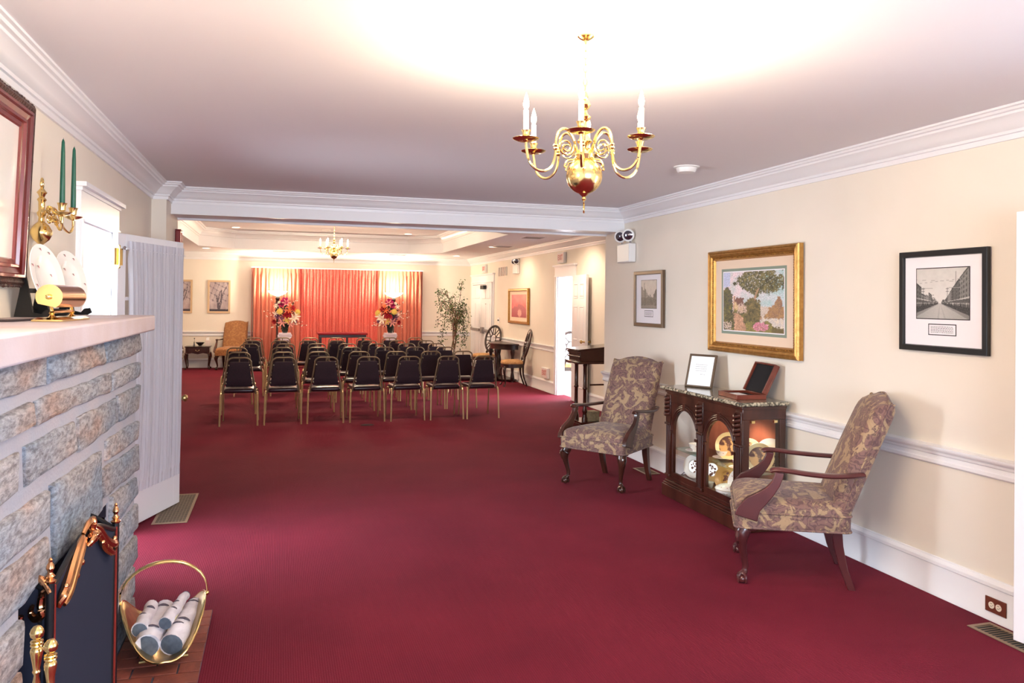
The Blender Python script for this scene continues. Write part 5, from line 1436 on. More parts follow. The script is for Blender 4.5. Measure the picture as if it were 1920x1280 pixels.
# ================================================================== BANQUET CHAIRS (local: sitter faces +y)
def banquet(label):
    c = thing('banquet_chair', label, 'chair', (0, 0, 0), 0, 'banquet chairs in rows')
    # seat
    mb = MB(); rings = []
    def ring(w0, w1, y0, y1, z, r=.035):
        out = []
        for (cx, cy, a0) in ((w1-r, y1-r, 0), (-w1+r, y1-r, 90), (-w0+r, y0+r, 180), (w0-r, y0+r, 270)):
            for i in range(5): a = R(a0+90*i/4); out.append((cx+r*math.cos(a), cy+r*math.sin(a), z))
        return out
    for e, z in ((.012, .418), (0, .428), (0, .452), (.008, .466), (.03, .474), (.09, .477)):
        rings.append(ring(.188-e, .205-e, -.20+e, .20-e, z))
    mb.loft(rings).build('seat', 'vinyl', c, angle=60)
    lean = lambda z: -.205-.075*((z-.42)/.46)        # back frame leans away from the sitter
    def bw(z): return .20-.062*((z-.42)/.40)
    # back pad
    rings = []
    for z, e in ((.50, .01), (.508, 0), (.60, 0), (.70, 0), (.80, 0), (.814, .006), (.818, .02)):
        w = bw(z)-.022-e; y = lean(z)
        th = .014-e*.5
        rings.append([(-w, y-th, z), (-w*.5, y-th-.003, z), (0, y-th-.004, z), (w*.5, y-th-.003, z), (w, y-th, z), (w, y+th, z), (0, y+th+.008, z), (-w, y+th, z)])
    MB().loft(rings).build('backrest', 'chair_back_cloth', c, angle=50, bevel=.003)
    mb = MB()
    zt = .868
    pts = [(-bw(.40)-.0, lean(.40), .405), (-bw(.6), lean(.6), .6), (-bw(.78), lean(.78), .78), (-bw(.80)-.0, lean(.82), .825), (-.118, lean(.85), .852), (-.08, lean(.868), zt), (0, lean(.868), zt)]
    full = pts+[(-x, y, z) for x, y, z in reversed(pts[:-1])]
    mb.tube(smooth_path(full, 3), .0105, 8, upv=(0, 1, 0))
    mb.tube([(0, lean(.82), .81), (0, lean(.86), .862)], .009, 6)
    mb.build('back_frame', 'chair_bronze', c)
    for s in (-1, 1):
        for z in (.545, .775): MB().sphere((s*(bw(z)-.022), lean(z)-.010, z), .011, 6, 4).build('bracket', 'chair_bronze', c)
    for s in (-1, 1):
        MB().tube(smooth_path([(s*.205, -.13, .425), (s*.216, -.185, .428), (s*.221, -.215, .40), (s*.223, -.222, .34), (s*.230, -.245, 0)], 3), .0115, 8).build('leg', 'chair_leg_gold', c)
        MB().tube(smooth_path([(s*.195, .10, .42), (s*.209, .155, .42), (s*.214, .185, .39), (s*.216, .19, .34), (s*.220, .235, 0)], 3), .0105, 8).build('leg', 'chair_leg_gold', c)
    for yy in (-.12, .12): MB().tube([(-.205, yy, .412), (.205, yy, .412)], .009, 6).build('seat_frame', 'chair_bronze', c)
    return c
rows = [(10.83, [-.462, .07, .618, 1.146, 1.686, 2.23, 2.735]), (11.88, [-.525, .067, .561, 1.142, 1.69, 2.19, 2.684]), (12.94, [-.602, .062, .59, 1.125, 1.635, 2.13, 2.63]),
        (13.98, [-.454, .12, .64, 1.14, 1.636, 2.165, 2.679]), (15.02, [-.447, .028, .528, 1.057, 1.615, 2.139, 2.69]), (16.14, [-.429, .088, .60, 1.11, 1.634, 2.15, 2.68])]
rownames = ['row nearest the camera', 'second row from the camera', 'third row from the camera', 'fourth row from the camera', 'fifth row from the camera', 'last row before the curtain']
colnames = ['leftmost in', 'second from left in', 'third from left in', 'middle one in', 'third from right in', 'second from right in', 'rightmost in']
bc = None; rr_ = random.Random(6)
for i, (y, xs) in enumerate(rows):
    for j, x in enumerate(xs):
        lab = 'dark banquet chair, %s %s' % (colnames[j], rownames[i])
        rz = R([-1, 2, -2, 4, 4.5, 3, 4][j]*.7 if i == 0 else rr_.uniform(-2, 3))
        if bc is None: bc = banquet(lab); bc.location = (x, y, 0); bc.rotation_euler = (0, 0, rz)
        else: dup(bc, (x, y, 0), rz, lab)

# ================================================================== CURTAIN WALL AND FURNITURE BEFORE IT
def drapes():
    d = thing('curtain', 'wide coral pleated curtain across the far wall behind the chairs', 'curtain', (1.4, 19.35, 0))
    zt = 2.345
    def panel(x0, x1, folds, amp, y, m, name, seed, zt_=zt):
        rr = random.Random(seed); nx = folds*8; zs = [.02, .6, 1.2, 1.8, 2.1, 2.2, 2.27, zt_]
        ph = [rr.uniform(-.5, .5) for _ in range(folds+1)]; vs = []; fs = []
        for k, z in enumerate(zs):
            for i in range(nx+1):
                u = i/nx; p = u*folds; j = int(min(p, folds-1))
                A = amp*(1 if k < 5 else .8 if k == 5 else .45 if k == 6 else .7)
                yy = A*math.cos(2*PI*p+.5*ph[j]*(1 if k < 6 else .2))+A*.35*math.cos(4*PI*p+ph[j]*3)*(1 if k < 6 else 0)
                vs.append((x0+(x1-x0)*u+.015*math.sin(2*PI*p*.5+k)*(1 if k < 6 else .3), y+yy, z))
        for k in range(len(zs)-1):
            for i in range(nx): a = k*(nx+1)+i; fs.append((a, a+1, a+nx+2, a+nx+1))
        return MB().add(vs, fs).build(name, m, d, angle=180)
    panel(-.98, .98, 26, .022, .06, 'drape_center', 'center_drape', 1)
    panel(-1.98, -.92, 12, .034, -.02, 'drape_side', 'side_drape', 2)
    panel(.92, 2.0, 12, .034, -.02, 'drape_side', 'side_drape', 3)
    # returns to the wall
    for s, x in ((-1, -2.0), (1, 2.02)):
        vs = []; fs = []
        for k, z in enumerate((.02, 1.2, zt)):
            for i in range(9): vs.append((x+.012*math.sin(i*1.6), .0+.22*i/8, z))
        for k in range(2):
            for i in range(8): a = k*9+i; fs.append((a, a+1, a+10, a+9))
        MB().add(vs, fs).build('side_return', 'drape_side', d, angle=180)
    MB().box(-2.02, -.035, zt, 2.04, .09, zt+.022).build('curtain_track', 'white_trim', d, angle=0)
    for x in (-1.9, -.6, .6, 1.9): MB().box(x-.02, .08, zt-.01, x+.02, .245, zt+.015).build('track_bracket', 'white_trim', d, angle=0)
drapes()

def torchiere(x, y, label):
    l = thing('floor_lamp', label, 'floor lamp', (x, y, 0), 0, 'torchiere lamps before the curtain')
    MB().lathe([(.14, 0), (.145, .012), (.12, .03), (.05, .045), (.03, .06)], 24).build('base', 'dark_wood', l)
    MB().lathe([(.022, .05), (.022, .5), (.034, .54), (.045, .62), (.034, .7), (.022, .74), (.022, 1.2), (.03, 1.25), (.055, 1.30), (.05, 1.36), (.03, 1.40), (.026, 1.48), (.06, 1.50), (.085, 1.505), (.075, 1.53), (.045, 1.54), (.04, 1.60), (.055, 1.63), (.045, 1.67), (.02, 1.69)], 18).build('pole', 'dark_wood', l)
    MB().lathe([(.02, 1.685), (.07, 1.70), (.14, 1.73), (.19, 1.765), (.215, 1.80), (.212, 1.804), (.18, 1.77), (.12, 1.735), (.02, 1.70)], 28, cap=False).build('glass_bowl', 'bowl_glow', l)
    bulb_light('lamp_bulb', (0, 0, 1.88), 60, (1, .86, .62), .08, l)
torchiere(-.02, 18.93, 'torchiere floor lamp with glowing glass bowl behind the left bouquet')
torchiere(2.653, 18.93, 'torchiere floor lamp with glowing glass bowl behind the right bouquet')

def pedestal(x, y, label):
    p = thing('pedestal', label, 'pedestal', (x, y, 0), 0, 'white column pedestals')
    MB().box(-.13, -.13, 0, .13, .13, .06).box(-.115, -.115, .06, .115, .115, .085).build('base', 'pedestal_white', p, bevel=.005)
    n = 40; pr = []
    rings = []
    for z, r in ((.085, .092), (.12, .088), (.70, .080), (.74, .084), (.76, .092)):
        rings.append([(r*(1+.05*math.cos(14*2*PI*j/n*1.0))*math.cos(2*PI*j/n), r*(1+.05*math.cos(14*2*PI*j/n))*math.sin(2*PI*j/n), z) for j in range(n)])
    MB().loft(rings).build('fluted_shaft', 'pedestal_white', p, angle=60)
    mb = MB()
    for s in (-1, 1):
        for t in (-1, 1):
            mb.tube(smooth_path([(s*.07, t*.09, .76), (s*.10, t*.09, .80), (s*.128, t*.09, .83), (s*.122, t*.09, .865), (s*.095, t*.09, .86), (s*.10, t*.09, .835)], 3), .018, 8)
    mb.loft([[(-.09, -.09, .75), (.09, -.09, .75), (.09, .09, .75), (-.09, .09, .75)], [(-.115, -.105, .86), (.115, -.105, .86), (.115, .105, .86), (-.115, .105, .86)], [(-.125, -.115, .875), (.125, -.115, .875), (.125, .115, .875), (-.125, .115, .875)], [(-.125, -.115, .905), (.125, -.115, .905), (.125, .115, .905), (-.125, .115, .905)]])
    mb.build('ionic_capital', 'pedestal_white', p, angle=40)
pedestal(.14, 17.35, 'white ionic column pedestal carrying the left bouquet')
pedestal(2.365, 17.35, 'white ionic column pedestal carrying the right bouquet')

def petal_mesh(kind):
    mb = MB()
    if kind == 'lily':
        for k in range(6):
            a = k*PI/3; c, s = math.cos(a), math.sin(a)
            P = [(0, 0, 0), (.35, -.16, .25), (.8, -.14, .5), (1.15, 0, .42), (.8, .14, .5), (.35, .16, .25)]
            mb.add([(x*c-y*s, x*s+y*c, z) for x, y, z in P], [(0, 1, 5), (1, 2, 4, 5), (2, 3, 4)])
    elif kind == 'mum':
        for ring, (r, z, n) in enumerate(((.95, .15, 12), (.7, .42, 10), (.4, .62, 7))):
            for k in range(n):
                a = 2*PI*(k+.5*ring)/n; c, s = math.cos(a), math.sin(a)
                P = [(r*.3, 0, z), (r*.8, -.2, z+.1), (r, 0, z+.05), (r*.8, .2, z+.1)]
                mb.add([(x*c-y*s, x*s+y*c, zz) for x, y, zz in P], [(0, 1, 2, 3)])
        mb.sphere((0, 0, .25), .45, 8, 6)
    else:
        for ring, (r, z, n) in enumerate(((1.0, .2, 6), (.72, .45, 5), (.42, .6, 4))):
            for k in range(n):
                a = 2*PI*(k+.5*ring)/n; c, s = math.cos(a), math.sin(a)
                P = [(0, 0, 0), (r*.7, -.38*r, z*.7), (r, -.2*r, z+.15), (r, .2*r, z+.15), (r*.7, .38*r, z*.7)]
                mb.add([(x*c-y*s, x*s+y*c, zz) for x, y, zz in P], [(0, 1, 2, 3, 4)])
    return mb
def bouquet(x, y, label, seed, mirror=1):
    f = thing('flower_arrangement', label, 'bouquet', (x, y, .906), 0, 'silk flower bouquets on pedestals')
    MB().lathe([(.05, 0), (.062, .02), (.072, .08), (.082, .16), (.098, .20), (.092, .2), (.076, .15), (.02, .03)], 20).build('vase', 'vase_dark', f)
    rr = random.Random(seed)
    spec = [('rose', 'flower_magenta', .02, -.08, .66, .085), ('rose', 'flower_magenta', -.06, -.05, .60, .07), ('rose', 'flower_red', .08, -.11, .38, .085), ('rose', 'flower_red', .16, -.1, .52, .06), ('mum', 'flower_yellow', -.08, -.12, .46, .075), ('mum', 'flower_yellow', .26, -.08, .44, .075),
            ('lily', 'flower_pink', -.04, -.16, .24, .10), ('lily', 'flower_pink', .04, -.1, .62, .09), ('lily', 'flower_white', .18, -.15, .30, .11), ('lily', 'flower_white', .22, -.1, .36, .10), ('lily', 'flower_yellow', .06, -.17, .27, .08), ('lily', 'flower_purple', -.07, -.15, .31, .08), ('rose', 'flower_purple', -.13, -.1, .36, .05),
            ('mum', 'flower_orange', .12, -.12, .58, .05), ('rose', 'flower_orange', .20, -.06, .5, .05), ('rose', 'flower_red', -.19, -.08, .24, .055), ('lily', 'flower_white', -.15, -.08, .56, .06), ('lily', 'flower_white', -.16, -.08, .42, .06), ('mum', 'flower_white', -.11, -.05, .64, .04), ('lily', 'flower_orange', .10, -.12, .48, .07), ('rose', 'flower_pink', -.18, -.06, .34, .05), ('mum', 'flower_purple', .24, -.08, .24, .045), ('rose', 'flower_red', .02, -.15, .36, .06), ('lily', 'flower_pink', .12, -.14, .2, .08)]
    src = {}
    for kind, m, px, py, pz, s in spec:
        px = px*mirror-.02+rr.uniform(-.01, .01); pz += rr.uniform(-.01, .01)
        key = (kind, m)
        if key not in src: o = petal_mesh(kind).build('blossom', m, f, angle=0); src[key] = o
        else: o = mesh_part('blossom', src[key], f)
        o.location = (px, py, pz); o.scale = (s, s, s)
        d = Vector((px*1.4, -.45, (pz-.35)*.8)).normalized(); o.rotation_euler = d.to_track_quat('Z', 'Y').to_euler()
    mb = MB()
    for i in range(200):
        a = rr.uniform(0, 2*PI); q = .24*math.sqrt(rr.random()); z = rr.uniform(.12, .68); q *= 1-.5*abs(z-.38)/.32
        c = Vector((q*math.cos(a), q*.6*math.sin(a), z)); d = Vector((rr.uniform(-1, 1), rr.uniform(-1, 1), rr.uniform(-.6, .8))).normalized(); n = d.cross(Vector((rr.random(), rr.random(), rr.random()))).normalized()
        mb.add([c, c+d*.04+n*.014, c+d*.09, c+d*.04-n*.014], [(0, 1, 2, 3)])
    o = mb.build('foliage', 'leaf_dark', f, angle=0); o['kind'] = 'stuff'
    mb = MB(); ms = MB()
    for (dx, dz, n) in ((-.40, .46, 6), (-.37, .36, 5), (.34, .22, 5), (.22, .70, 5), (-.28, .68, 4), (.42, .16, 5), (-.26, .14, 4)):
        P = [Vector((0, 0, .2)), Vector((dx*.5*mirror, -.05, .2+(dz-.2)*.7)), Vector((dx*mirror, -.08, dz))]; q = smooth_path(P, 4); ms.tube(q, .003, 4)
        for k in range(n):
            c = q[-1-k] if k < len(q) else q[-1]; mb.sphere((c.x+rr.uniform(-.03, .03), c.y, c.z+rr.uniform(-.03, .03)), rr.uniform(.010, .017), 6, 4)
    ms.build('twig', 'trunk', f); o = mb.build('small_bloom', 'flower_white', f); o['kind'] = 'stuff'
bouquet(.14, 17.35, 'silk bouquet with magenta and yellow flowers on the left pedestal', 1)
bouquet(2.365, 17.35, 'silk bouquet with magenta and yellow flowers on the right pedestal', 2, -1)

def bier():
    t = thing('low_stand', 'dark low stand with red velvet top before the curtain, between the bouquets', 'stand', (1.35, 17.6, 0))
    MB().box(-.53, -.25, .86, .53, .25, .905).build('velvet_top', 'velvet_red', t, bevel=.012)
    MB().box(-.50, -.23, .80, .50, .23, .86).build('apron', 'dark_wood', t, bevel=.004)
    for x in (-.47, .09, ):
        MB().box(x-.022, -.22, 0, x+.022, -.17, .80).build('leg', 'dark_wood', t, bevel=.003)
    for x in (-.47, .47):
        MB().box(x-.022, .17, 0, x+.022, .22, .80).build('leg', 'dark_wood', t, bevel=.003)
    MB().box(-.46, -.20, .16, .46, .20, .19).build('lower_shelf', 'dark_wood', t, bevel=.003)
bier()

def cab_leg(mb, x, y, sx, sy, h, k=1.0, n=8):
    st = [(.0, h, .030), (.012, h*.85, .030), (.014, h*.7, .024), (.004, h*.45, .017), (-.004, h*.2, .012), (.002, h*.08, .013), (.014, .018, .02), (.016, .0, .018)]
    P = [(x+sx*o*1.4, y+sy*o*1.4, z) for o, z, r in st]
    mb.tube(smooth_path(P, 2), interp([r*k for o, z, r in st], 2), n); return mb
def side_table():
    t = thing('side_table', 'small dark side table with one drawer at the far wall', 'table', (-1.74, 19.27, 0))
    MB().box(-.275, -.20, .50, .275, .20, .522).build('table_top', 'dresser_wood', t, bevel=.006)
    MB().prism([(-.255, .50), (-.255, .36), (-.20, .355), (-.12, .37), (0, .345), (.12, .37), (.20, .355), (.255, .36), (.255, .50)], 'y', -.185, .185).build('apron', 'dresser_wood', t, bevel=.003)
    d = MB().box(-.21, -.196, .385, .21, -.184, .485).build('drawer', 'dresser_wood', t, bevel=.004)
    MB().sphere((-.035, -.2, .435), .010, 8, 6, (1, .4, 1)).sphere((.035, -.2, .435), .010, 8, 6, (1, .4, 1)).tube(smooth_path([(-.035, -.205, .435), (-.015, -.215, .418), (.015, -.215, .418), (.035, -.205, .435)], 3), .003, 6).build('handle', 'brass', d)
    for sx in (-1, 1):
        for sy in (-1, 1): cab_leg(MB(), sx*.235, sy*.165, sx, sy, .37).build('leg', 'dresser_wood', t)
    b = thing('glass_bowl', 'cut glass bowl in the middle of the small side table', 'bowl', (-1.70, 19.24, .524))
    MB().lathe([(.035, 0), (.03, .01), (.05, .03), (.085, .065), (.10, .085), (.094, .085), (.045, .035), (.02, .02)], 18).build('bowl', 'lens_glass', b)
    b = thing('tissue_box', 'pale pink tissue box at the right of the side table', 'tissue box', (-1.545, 19.32, .524))
    MB().box(-.05, -.05, 0, .05, .05, .13).build('carton', 'sign_white', b, bevel=.003)
    MB().prism([(-.03, .13), (-.035, .17), (-.01, .20), (.005, .18), (.03, .21), (.03, .13)], 'y', -.004, .004).build('tissue', 'paper', b)
    b = thing('bud_vase', 'slim glass vase with a single dark stem on the side table', 'vase', (-1.83, 19.26, .524))
    MB().lathe([(.02, 0), (.022, .02), (.012, .05), (.009, .09), (.011, .095)], 12).build('glass_body', 'lens_glass', b)
    MB().tube([(0, 0, .06), (.005, 0, .13), (.0, 0, .17)], .003, 5).sphere((.006, 0, .172), .014, 6, 4).build('stem', 'leaf_dark', b)
side_table()

# ================================================================== FICUS TREE
def ficus():
    t = thing('potted_ficus', 'tall leafy ficus tree with twisted trunks by the far exit door', 'plant', (4.0, 18.35, 0))
    MB().lathe([(.14, 0), (.15, .02), (.185, .26), (.195, .30), (.18, .30), (.17, .27), (.02, .265)], 20).build('pot', 'trunk', t)
    rr = random.Random(8)
    mb = MB()
    for ph in (0, 2.2, 4.1):
        mb.tube([(.045*math.cos(ph+z*4)*(1-z*.3)+.05*z, .045*math.sin(ph+z*4), .25+z) for z in [i*.08 for i in range(13)]], [.018-.006*i/13 for i in range(13)], 7)
    tips = []
    for k in range(22):
        a = rr.uniform(0, 2*PI); L_ = rr.uniform(.22, .42); z0 = rr.uniform(.75, 1.25); h = rr.uniform(-.1, .75)
        P = [Vector((.06, 0, z0)), Vector((.06+L_*.5*math.cos(a), L_*.5*math.sin(a), z0+.35+h*.3)), Vector((.02+L_*math.cos(a), L_*.9*math.sin(a), z0+.25+h)), Vector((.0+L_*1.05*math.cos(a), L_*math.sin(a), z0+.05+h-.15*rr.random()))]
        q = smooth_path(P, 4); mb.tube(q, [.008-.0055*i/len(q) for i in range(len(q))], 5); tips += q[3:]
    for s in (-1, 1, .3):
        P = [Vector((.06, 0, 1.15)), Vector((s*.22, -.05, 1.1)), Vector((s*.27, -.06, .85)), Vector((s*.27-.03, -.06, .62))]
        q = smooth_path(P, 5); mb.tube(q, .004, 5); tips += q[3:]*2
    P = [Vector((.0, 0, 1.5)), Vector((-.15, 0, 1.75)), Vector((-.32, 0, 1.82)), Vector((-.42, 0, 1.85))]; q = smooth_path(P, 5); mb.tube(q, .004, 5); tips += q[8:]
    mb.build('trunk', 'trunk', t)
    for nm, m, n in (('foliage', 'leaf', 900), ('foliage', 'leaf_dark', 500)):
        mb = MB()
        for i in range(n):
            p = rr.choice(tips)+Vector((rr.gauss(0, .045), rr.gauss(0, .045), rr.gauss(0, .05)))
            if p.x > .52: p.x = .5
            d = Vector((rr.uniform(-1, 1), rr.uniform(-1, 1), rr.uniform(-1.1, .3))).normalized(); n_ = d.cross(Vector((rr.random(), rr.random(), rr.random()))).normalized(); l = rr.uniform(.045, .065)
            mb.add([p, p+d*l*.45+n_*l*.24, p+d*l, p+d*l*.45-n_*l*.24], [(0, 1, 2, 3)])
        o = mb.build(nm, m, t, angle=0); o['kind'] = 'stuff'
ficus()

# ================================================================== ROUND TABLE AND WHEEL-BACK CHAIRS
def wheelback(label, loc, rz):
    c = thing('wheelback_chair', label, 'chair', loc, rz, 'wheel-back side chairs')   # faces -y
    mb = MB(); R_ = []
    for s, z in ((1, .43), (1.03, .445), (1.0, .47), (.9, .49), (.6, .505), (.15, .51)):
        R_.append([(.23*s*(1+.12*(math.sin(a) < 0)*-math.sin(a))*math.copysign(abs(math.cos(a))**.7, math.cos(a)), .21*s*math.copysign(abs(math.sin(a))**.7, math.sin(a)), z) for a in [2*PI*i/24 for i in range(24)]])
    mb.loft(R_).build('seat', 'gold_seat', c, angle=60)
    MB().loft([[(x*1.02, y*1.02, z) for (x, y, _) in R_[0]] for z in (.36, .38, .42, .432)]).build('seat_rail', 'dark_wood', c, angle=50)
    for sx in (-1, 1):
        cab_leg(MB(), sx*.20, -.165, sx, -1, .38, 1.0).build('leg', 'dark_wood', c)
        MB().tube(smooth_path([(sx*.15, .19, .40), (sx*.15, .20, .2), (sx*.16, .27, 0)], 4), [.022, .022, .02, .018, .017, .016, .015, .015, .015], 8).build('leg', 'dark_wood', c)
    lean = R(14); M = T(0, .19, .40) @ RX(-lean); zc = .42; rx, rz_ = .215, .285
    E = lambda a, k=1.0: (rx*k*math.cos(a), 0, zc+rz_*k*math.sin(a))
    MB().tube([E(2*PI*i/36) for i in range(36)], .026, 8, True, flat=.75, upv=(0, 1, 0), M=M).build('back_ring', 'dark_wood', c)
    mb = MB()
    mb.tube([E(2*PI*i/20, .36) for i in range(20)], .010, 6, True, upv=(0, 1, 0), M=M)
    for i in range(8):
        a = 2*PI*(i+.5)/8
        for da in (-.26, .26): mb.tube([E(a, .36), E(a+da, .95)], .010, 6, M=M)
    mb.build('wheel_spokes', 'dark_wood', c)
    mb = MB()
    for sx in (-1, 1): mb.tube(smooth_path([(sx*.14, .0, 0), (sx*.13, 0, .08), (sx*.10, 0, .16)], 3), .024, 8, M=M)
    mb.build('back_stile', 'dark_wood', c)
    return c
wc = wheelback('wheel-back chair with gold seat, nearer one by the round table', (4.36, 14.62, 0), face_to(-1, .12))
dup(wc, (4.28, 16.5, 0), face_to(-.85, -.55), 'wheel-back chair with gold seat, farther one beyond the round table')
dup(wc, (5.27, 13.75, 0), face_to(.5, 1), 'wheel-back chair partly seen through the bright right-hand doorway')
def round_table():
    t = thing('pedestal_table', 'dark half-round table with carved legs against the right wall', 'table', (XR2-.06, 15.72, 0))
    N = 24; arc = [(-.46*math.sin(PI*i/N), .62*math.cos(PI*i/N)) for i in range(N+1)]
    MB().prism(arc, 'z', .745, .775).build('table_top', 'dark_wood', t, bevel=.008)
    MB().prism([(x*.92-.0, y*.92) for x, y in arc], 'z', .655, .745).build('apron', 'dark_wood', t, angle=30)
    for x, y in ((-.36, -.22), (-.36, .22), (-.10, -.50), (-.10, .50)):
        mb = MB(); st = [(.655, .040), (.60, .045), (.54, .034), (.50, .026), (.44, .038), (.36, .046), (.28, .034), (.2, .026), (.12, .040), (.06, .046), (.03, .03), (0, .035)]
        mb.lathe([(r, z) for z, r in st], 14, M=T(x, y, 0)); mb.build('leg', 'dark_wood', t)
    MB().prism([(x*.8, y*.8) for x, y in arc], 'z', .03, .055).build('lower_shelf', 'dark_wood', t, bevel=.004)
round_table()

# ================================================================== LECTERN
def lectern():
    l = thing('lectern', 'dark turned-leg lectern standing in the recess beside the open door', 'lectern', (4.0, 9.42, 0))
    x0, x1 = -.36, .34; y0, y1 = -.20, .20
    MB().prism([(x0, .885), (x1, .885), (x1, 1.085), (x0, 1.02)], 'y', y0, y1).build('desk_box', 'dresser_wood', l, bevel=.004)
    MB().prism([(x0-.035, 1.017), (x1+.03, 1.087), (x1+.03, 1.107), (x0-.035, 1.037)], 'y', y0-.03, y1+.03).build('sloping_top', 'dresser_wood', l, bevel=.006)
    MB().prism([(x0-.02, .985), (x0+.0, .985), (x0+.0, 1.015), (x0-.02, 1.015)], 'y', y0, y1).build('moulding', 'dresser_wood', l, bevel=.004)
    MB().box(x0-.015, y0-.015, .93, x0+.01, y1+.015, .95).build('moulding', 'dresser_wood', l, bevel=.004)
    MB().box(x0-.035, y0-.03, .855, x1+.03, y1+.03, .885).build('moulding', 'dresser_wood', l, bevel=.008)
    for x in (x0+.09, x1-.08):
        for y in (y0+.05, y1-.05):
            MB().lathe([(.035, .855), (.035, .848), (.024, .846), (.030, .835), (.024, .82), (.024, .56), (.030, .55), (.030, .535), (.022, .525), (.024, .30), (.032, .27), (.032, .25), (.024, .23), (.03, .19), (.038, .17), (.038, .10)], 16, M=T(x, y, 0)).build('turned_leg', 'dresser_wood', l)
    MB().box(x0+.02, y0-.01, .10, x1, y1+.01, .125).build('lower_shelf', 'dresser_wood', l, bevel=.004)
    for x in (x0+.07, x1-.06): MB().box(x-.04, y0-.06, 0, x+.04, y1+.06, .10).build('foot', 'dresser_wood', l, bevel=.015)
    MB().box(x0+.15, y0+.02, .58, x1-.12, y0+.045, .60).build('stretcher', 'dresser_wood', l, angle=0)
    b = thing('tissue_box', 'square grey-green box on the lower shelf of the lectern', 'box', (3.86, 9.20+.13, .126), R(10))
    MB().box(-.065, -.065, 0, .065, .065, .12).build('carton', 'stone_box', b, bevel=.004)
    MB().box(-.068, -.068, .098, .068, .068, .124).build('lid', 'stone_box', b, bevel=.004)
lectern()

# ================================================================== FITTINGS
def emergency(loc, rz, label, s=1.0):
    e = thing('emergency_light', label, 'emergency light', loc, rz, 'twin-head emergency lights')     # faces -y, origin at box base centre on the wall
    w = .155*s
    MB().box(-w, -.085*s, 0, w, -.003, .20*s).build('battery_box', 'white_plastic', e, bevel=.012*s)
    for x in (-.10, .10):
        d = Vector((x*1.5+1.0, -.8, -.2)).normalized(); c = Vector((x*s, -.07*s, .285*s))
        M = Matrix.Translation(c) @ d.to_track_quat('Z', 'Y').to_matrix().to_4x4()
        h = MB().lathe([(.012, -.075), (.035, -.07), (.05, -.05), (.064, -.01), (.066, .012), (.060, .014)], 20, M=M).build('lamp_head', 'white_plastic', e)
        MB().lathe([(.060, .008), (.045, .016), (.002, .02)], 20, M=M).build('lens', 'lens_glass', h)
        MB().tube([(x*s, -.04*s, .19*s), (x*s, -.05*s, .225*s), tuple(c-d*.05)], .011*s, 8).build('swivel', 'steel', e)
emergency((XR, 7.72, 2.062), -PI/2, 'twin-head white emergency light at the end of the near right wall')
emergency((XR2, 15.44, 2.20), -PI/2, 'twin-head white emergency light above the red picture', .9)

def exit_sign(loc, label, z0, rz=-PI/2):
    e = thing('exit_sign', label, 'exit sign', (loc[0], loc[1], z0), rz, 'white exit signs with red letters')
    MB().box(-.16, -.055, 0, .16, -.003, .19).build('housing', 'white_plastic', e, bevel=.006)
    MB().box(-.148, -.058, .012, .148, -.054, .178).build('face', 'sign_white', e, angle=0)
    cu = bpy.data.curves.new('letters', 'FONT'); cu.body = 'EXIT'; cu.size = .125; cu.extrude = .0012; cu.align_x = 'CENTER'; cu.align_y = 'CENTER'; cu.space_character = 1.08
    tmp = bpy.data.objects.new('letters', cu); COL.objects.link(tmp)
    bpy.context.view_layer.update()
    me = bpy.data.meshes.new_from_object(tmp.evaluated_get(bpy.context.evaluated_depsgraph_get()))
    bpy.data.objects.remove(tmp)
    me.materials.clear(); me.materials.append(MATS['sign_red'])
    o = bpy.data.objects.new('letters', me); COL.objects.link(o); o.parent = e
    o.rotation_euler = (PI/2, 0, 0); o.location = (0, -.060, .095); o.scale = (.85, 1.05, 1)
exit_sign((XR2, 12.76), 'exit sign above the open right doorway', 2.30)
exit_sign((XR2, 18.05), 'exit sign above the far exit door', 2.30)
exit_sign((XR2, 13.55), 'low exit sign near the floor beside the right doorway', .245)

def vent_grille(loc, label):
    v = thing('wall_vent', label, 'vent', loc, -PI/2)
    MB().box(-.33, -.008, 0, .33, -.001, .19).build('back_plate', 'steel', v, angle=0)
    for i in range(5): MB().box(-.33+.155*i, -.014, 0, -.33+.155*i+.04, -.008, .19).build('divider', 'white_plastic', v, angle=0)
    mb = MB()
    for i in range(12): mb.box(-.33, -.012, .008+.0155*i, .33, -.006, .014+.0155*i)
    mb.build('louvre', 'register_tan', v, angle=0)
vent_grille((XR2, 16.58, 2.19), 'small brown wall vent between exit door and emergency light')
def wallplate(loc, label):
    p = thing('light_switch', label, 'switch', loc, -PI/2)
    MB().box(-.075, -.008, -.06, .075, -.001, .06).build('plate', 'white_plastic', p, bevel=.003)
    for x in (-.03, .03): MB().box(x-.008, -.02, -.014, x+.008, -.008, .014).build('toggle', 'plastic_black', p, bevel=.002)
wallplate((XR2, 16.86, 1.21), 'light switch plate between exit door and red picture')

def alarm():
    a = thing('fire_alarm', 'small red fire alarm box on the pilaster below the beam', 'fire alarm', (PX, 8.26, 2.145), PI/2)
    # faces +x after rotation by 90 deg (local -y -> +x)
    MB().box(-.075, -.05, 0, .075, -.001, .135).build('housing', 'red_box', a, bevel=.008)
    MB().box(-.075, -.055, .135, .075, -.001, .142).build('top_edge', 'red_box', a, angle=0)
    MB().box(-.02, -.056, .02, .02, -.05, .115).build('strobe', 'sign_red', a, bevel=.003)
alarm()

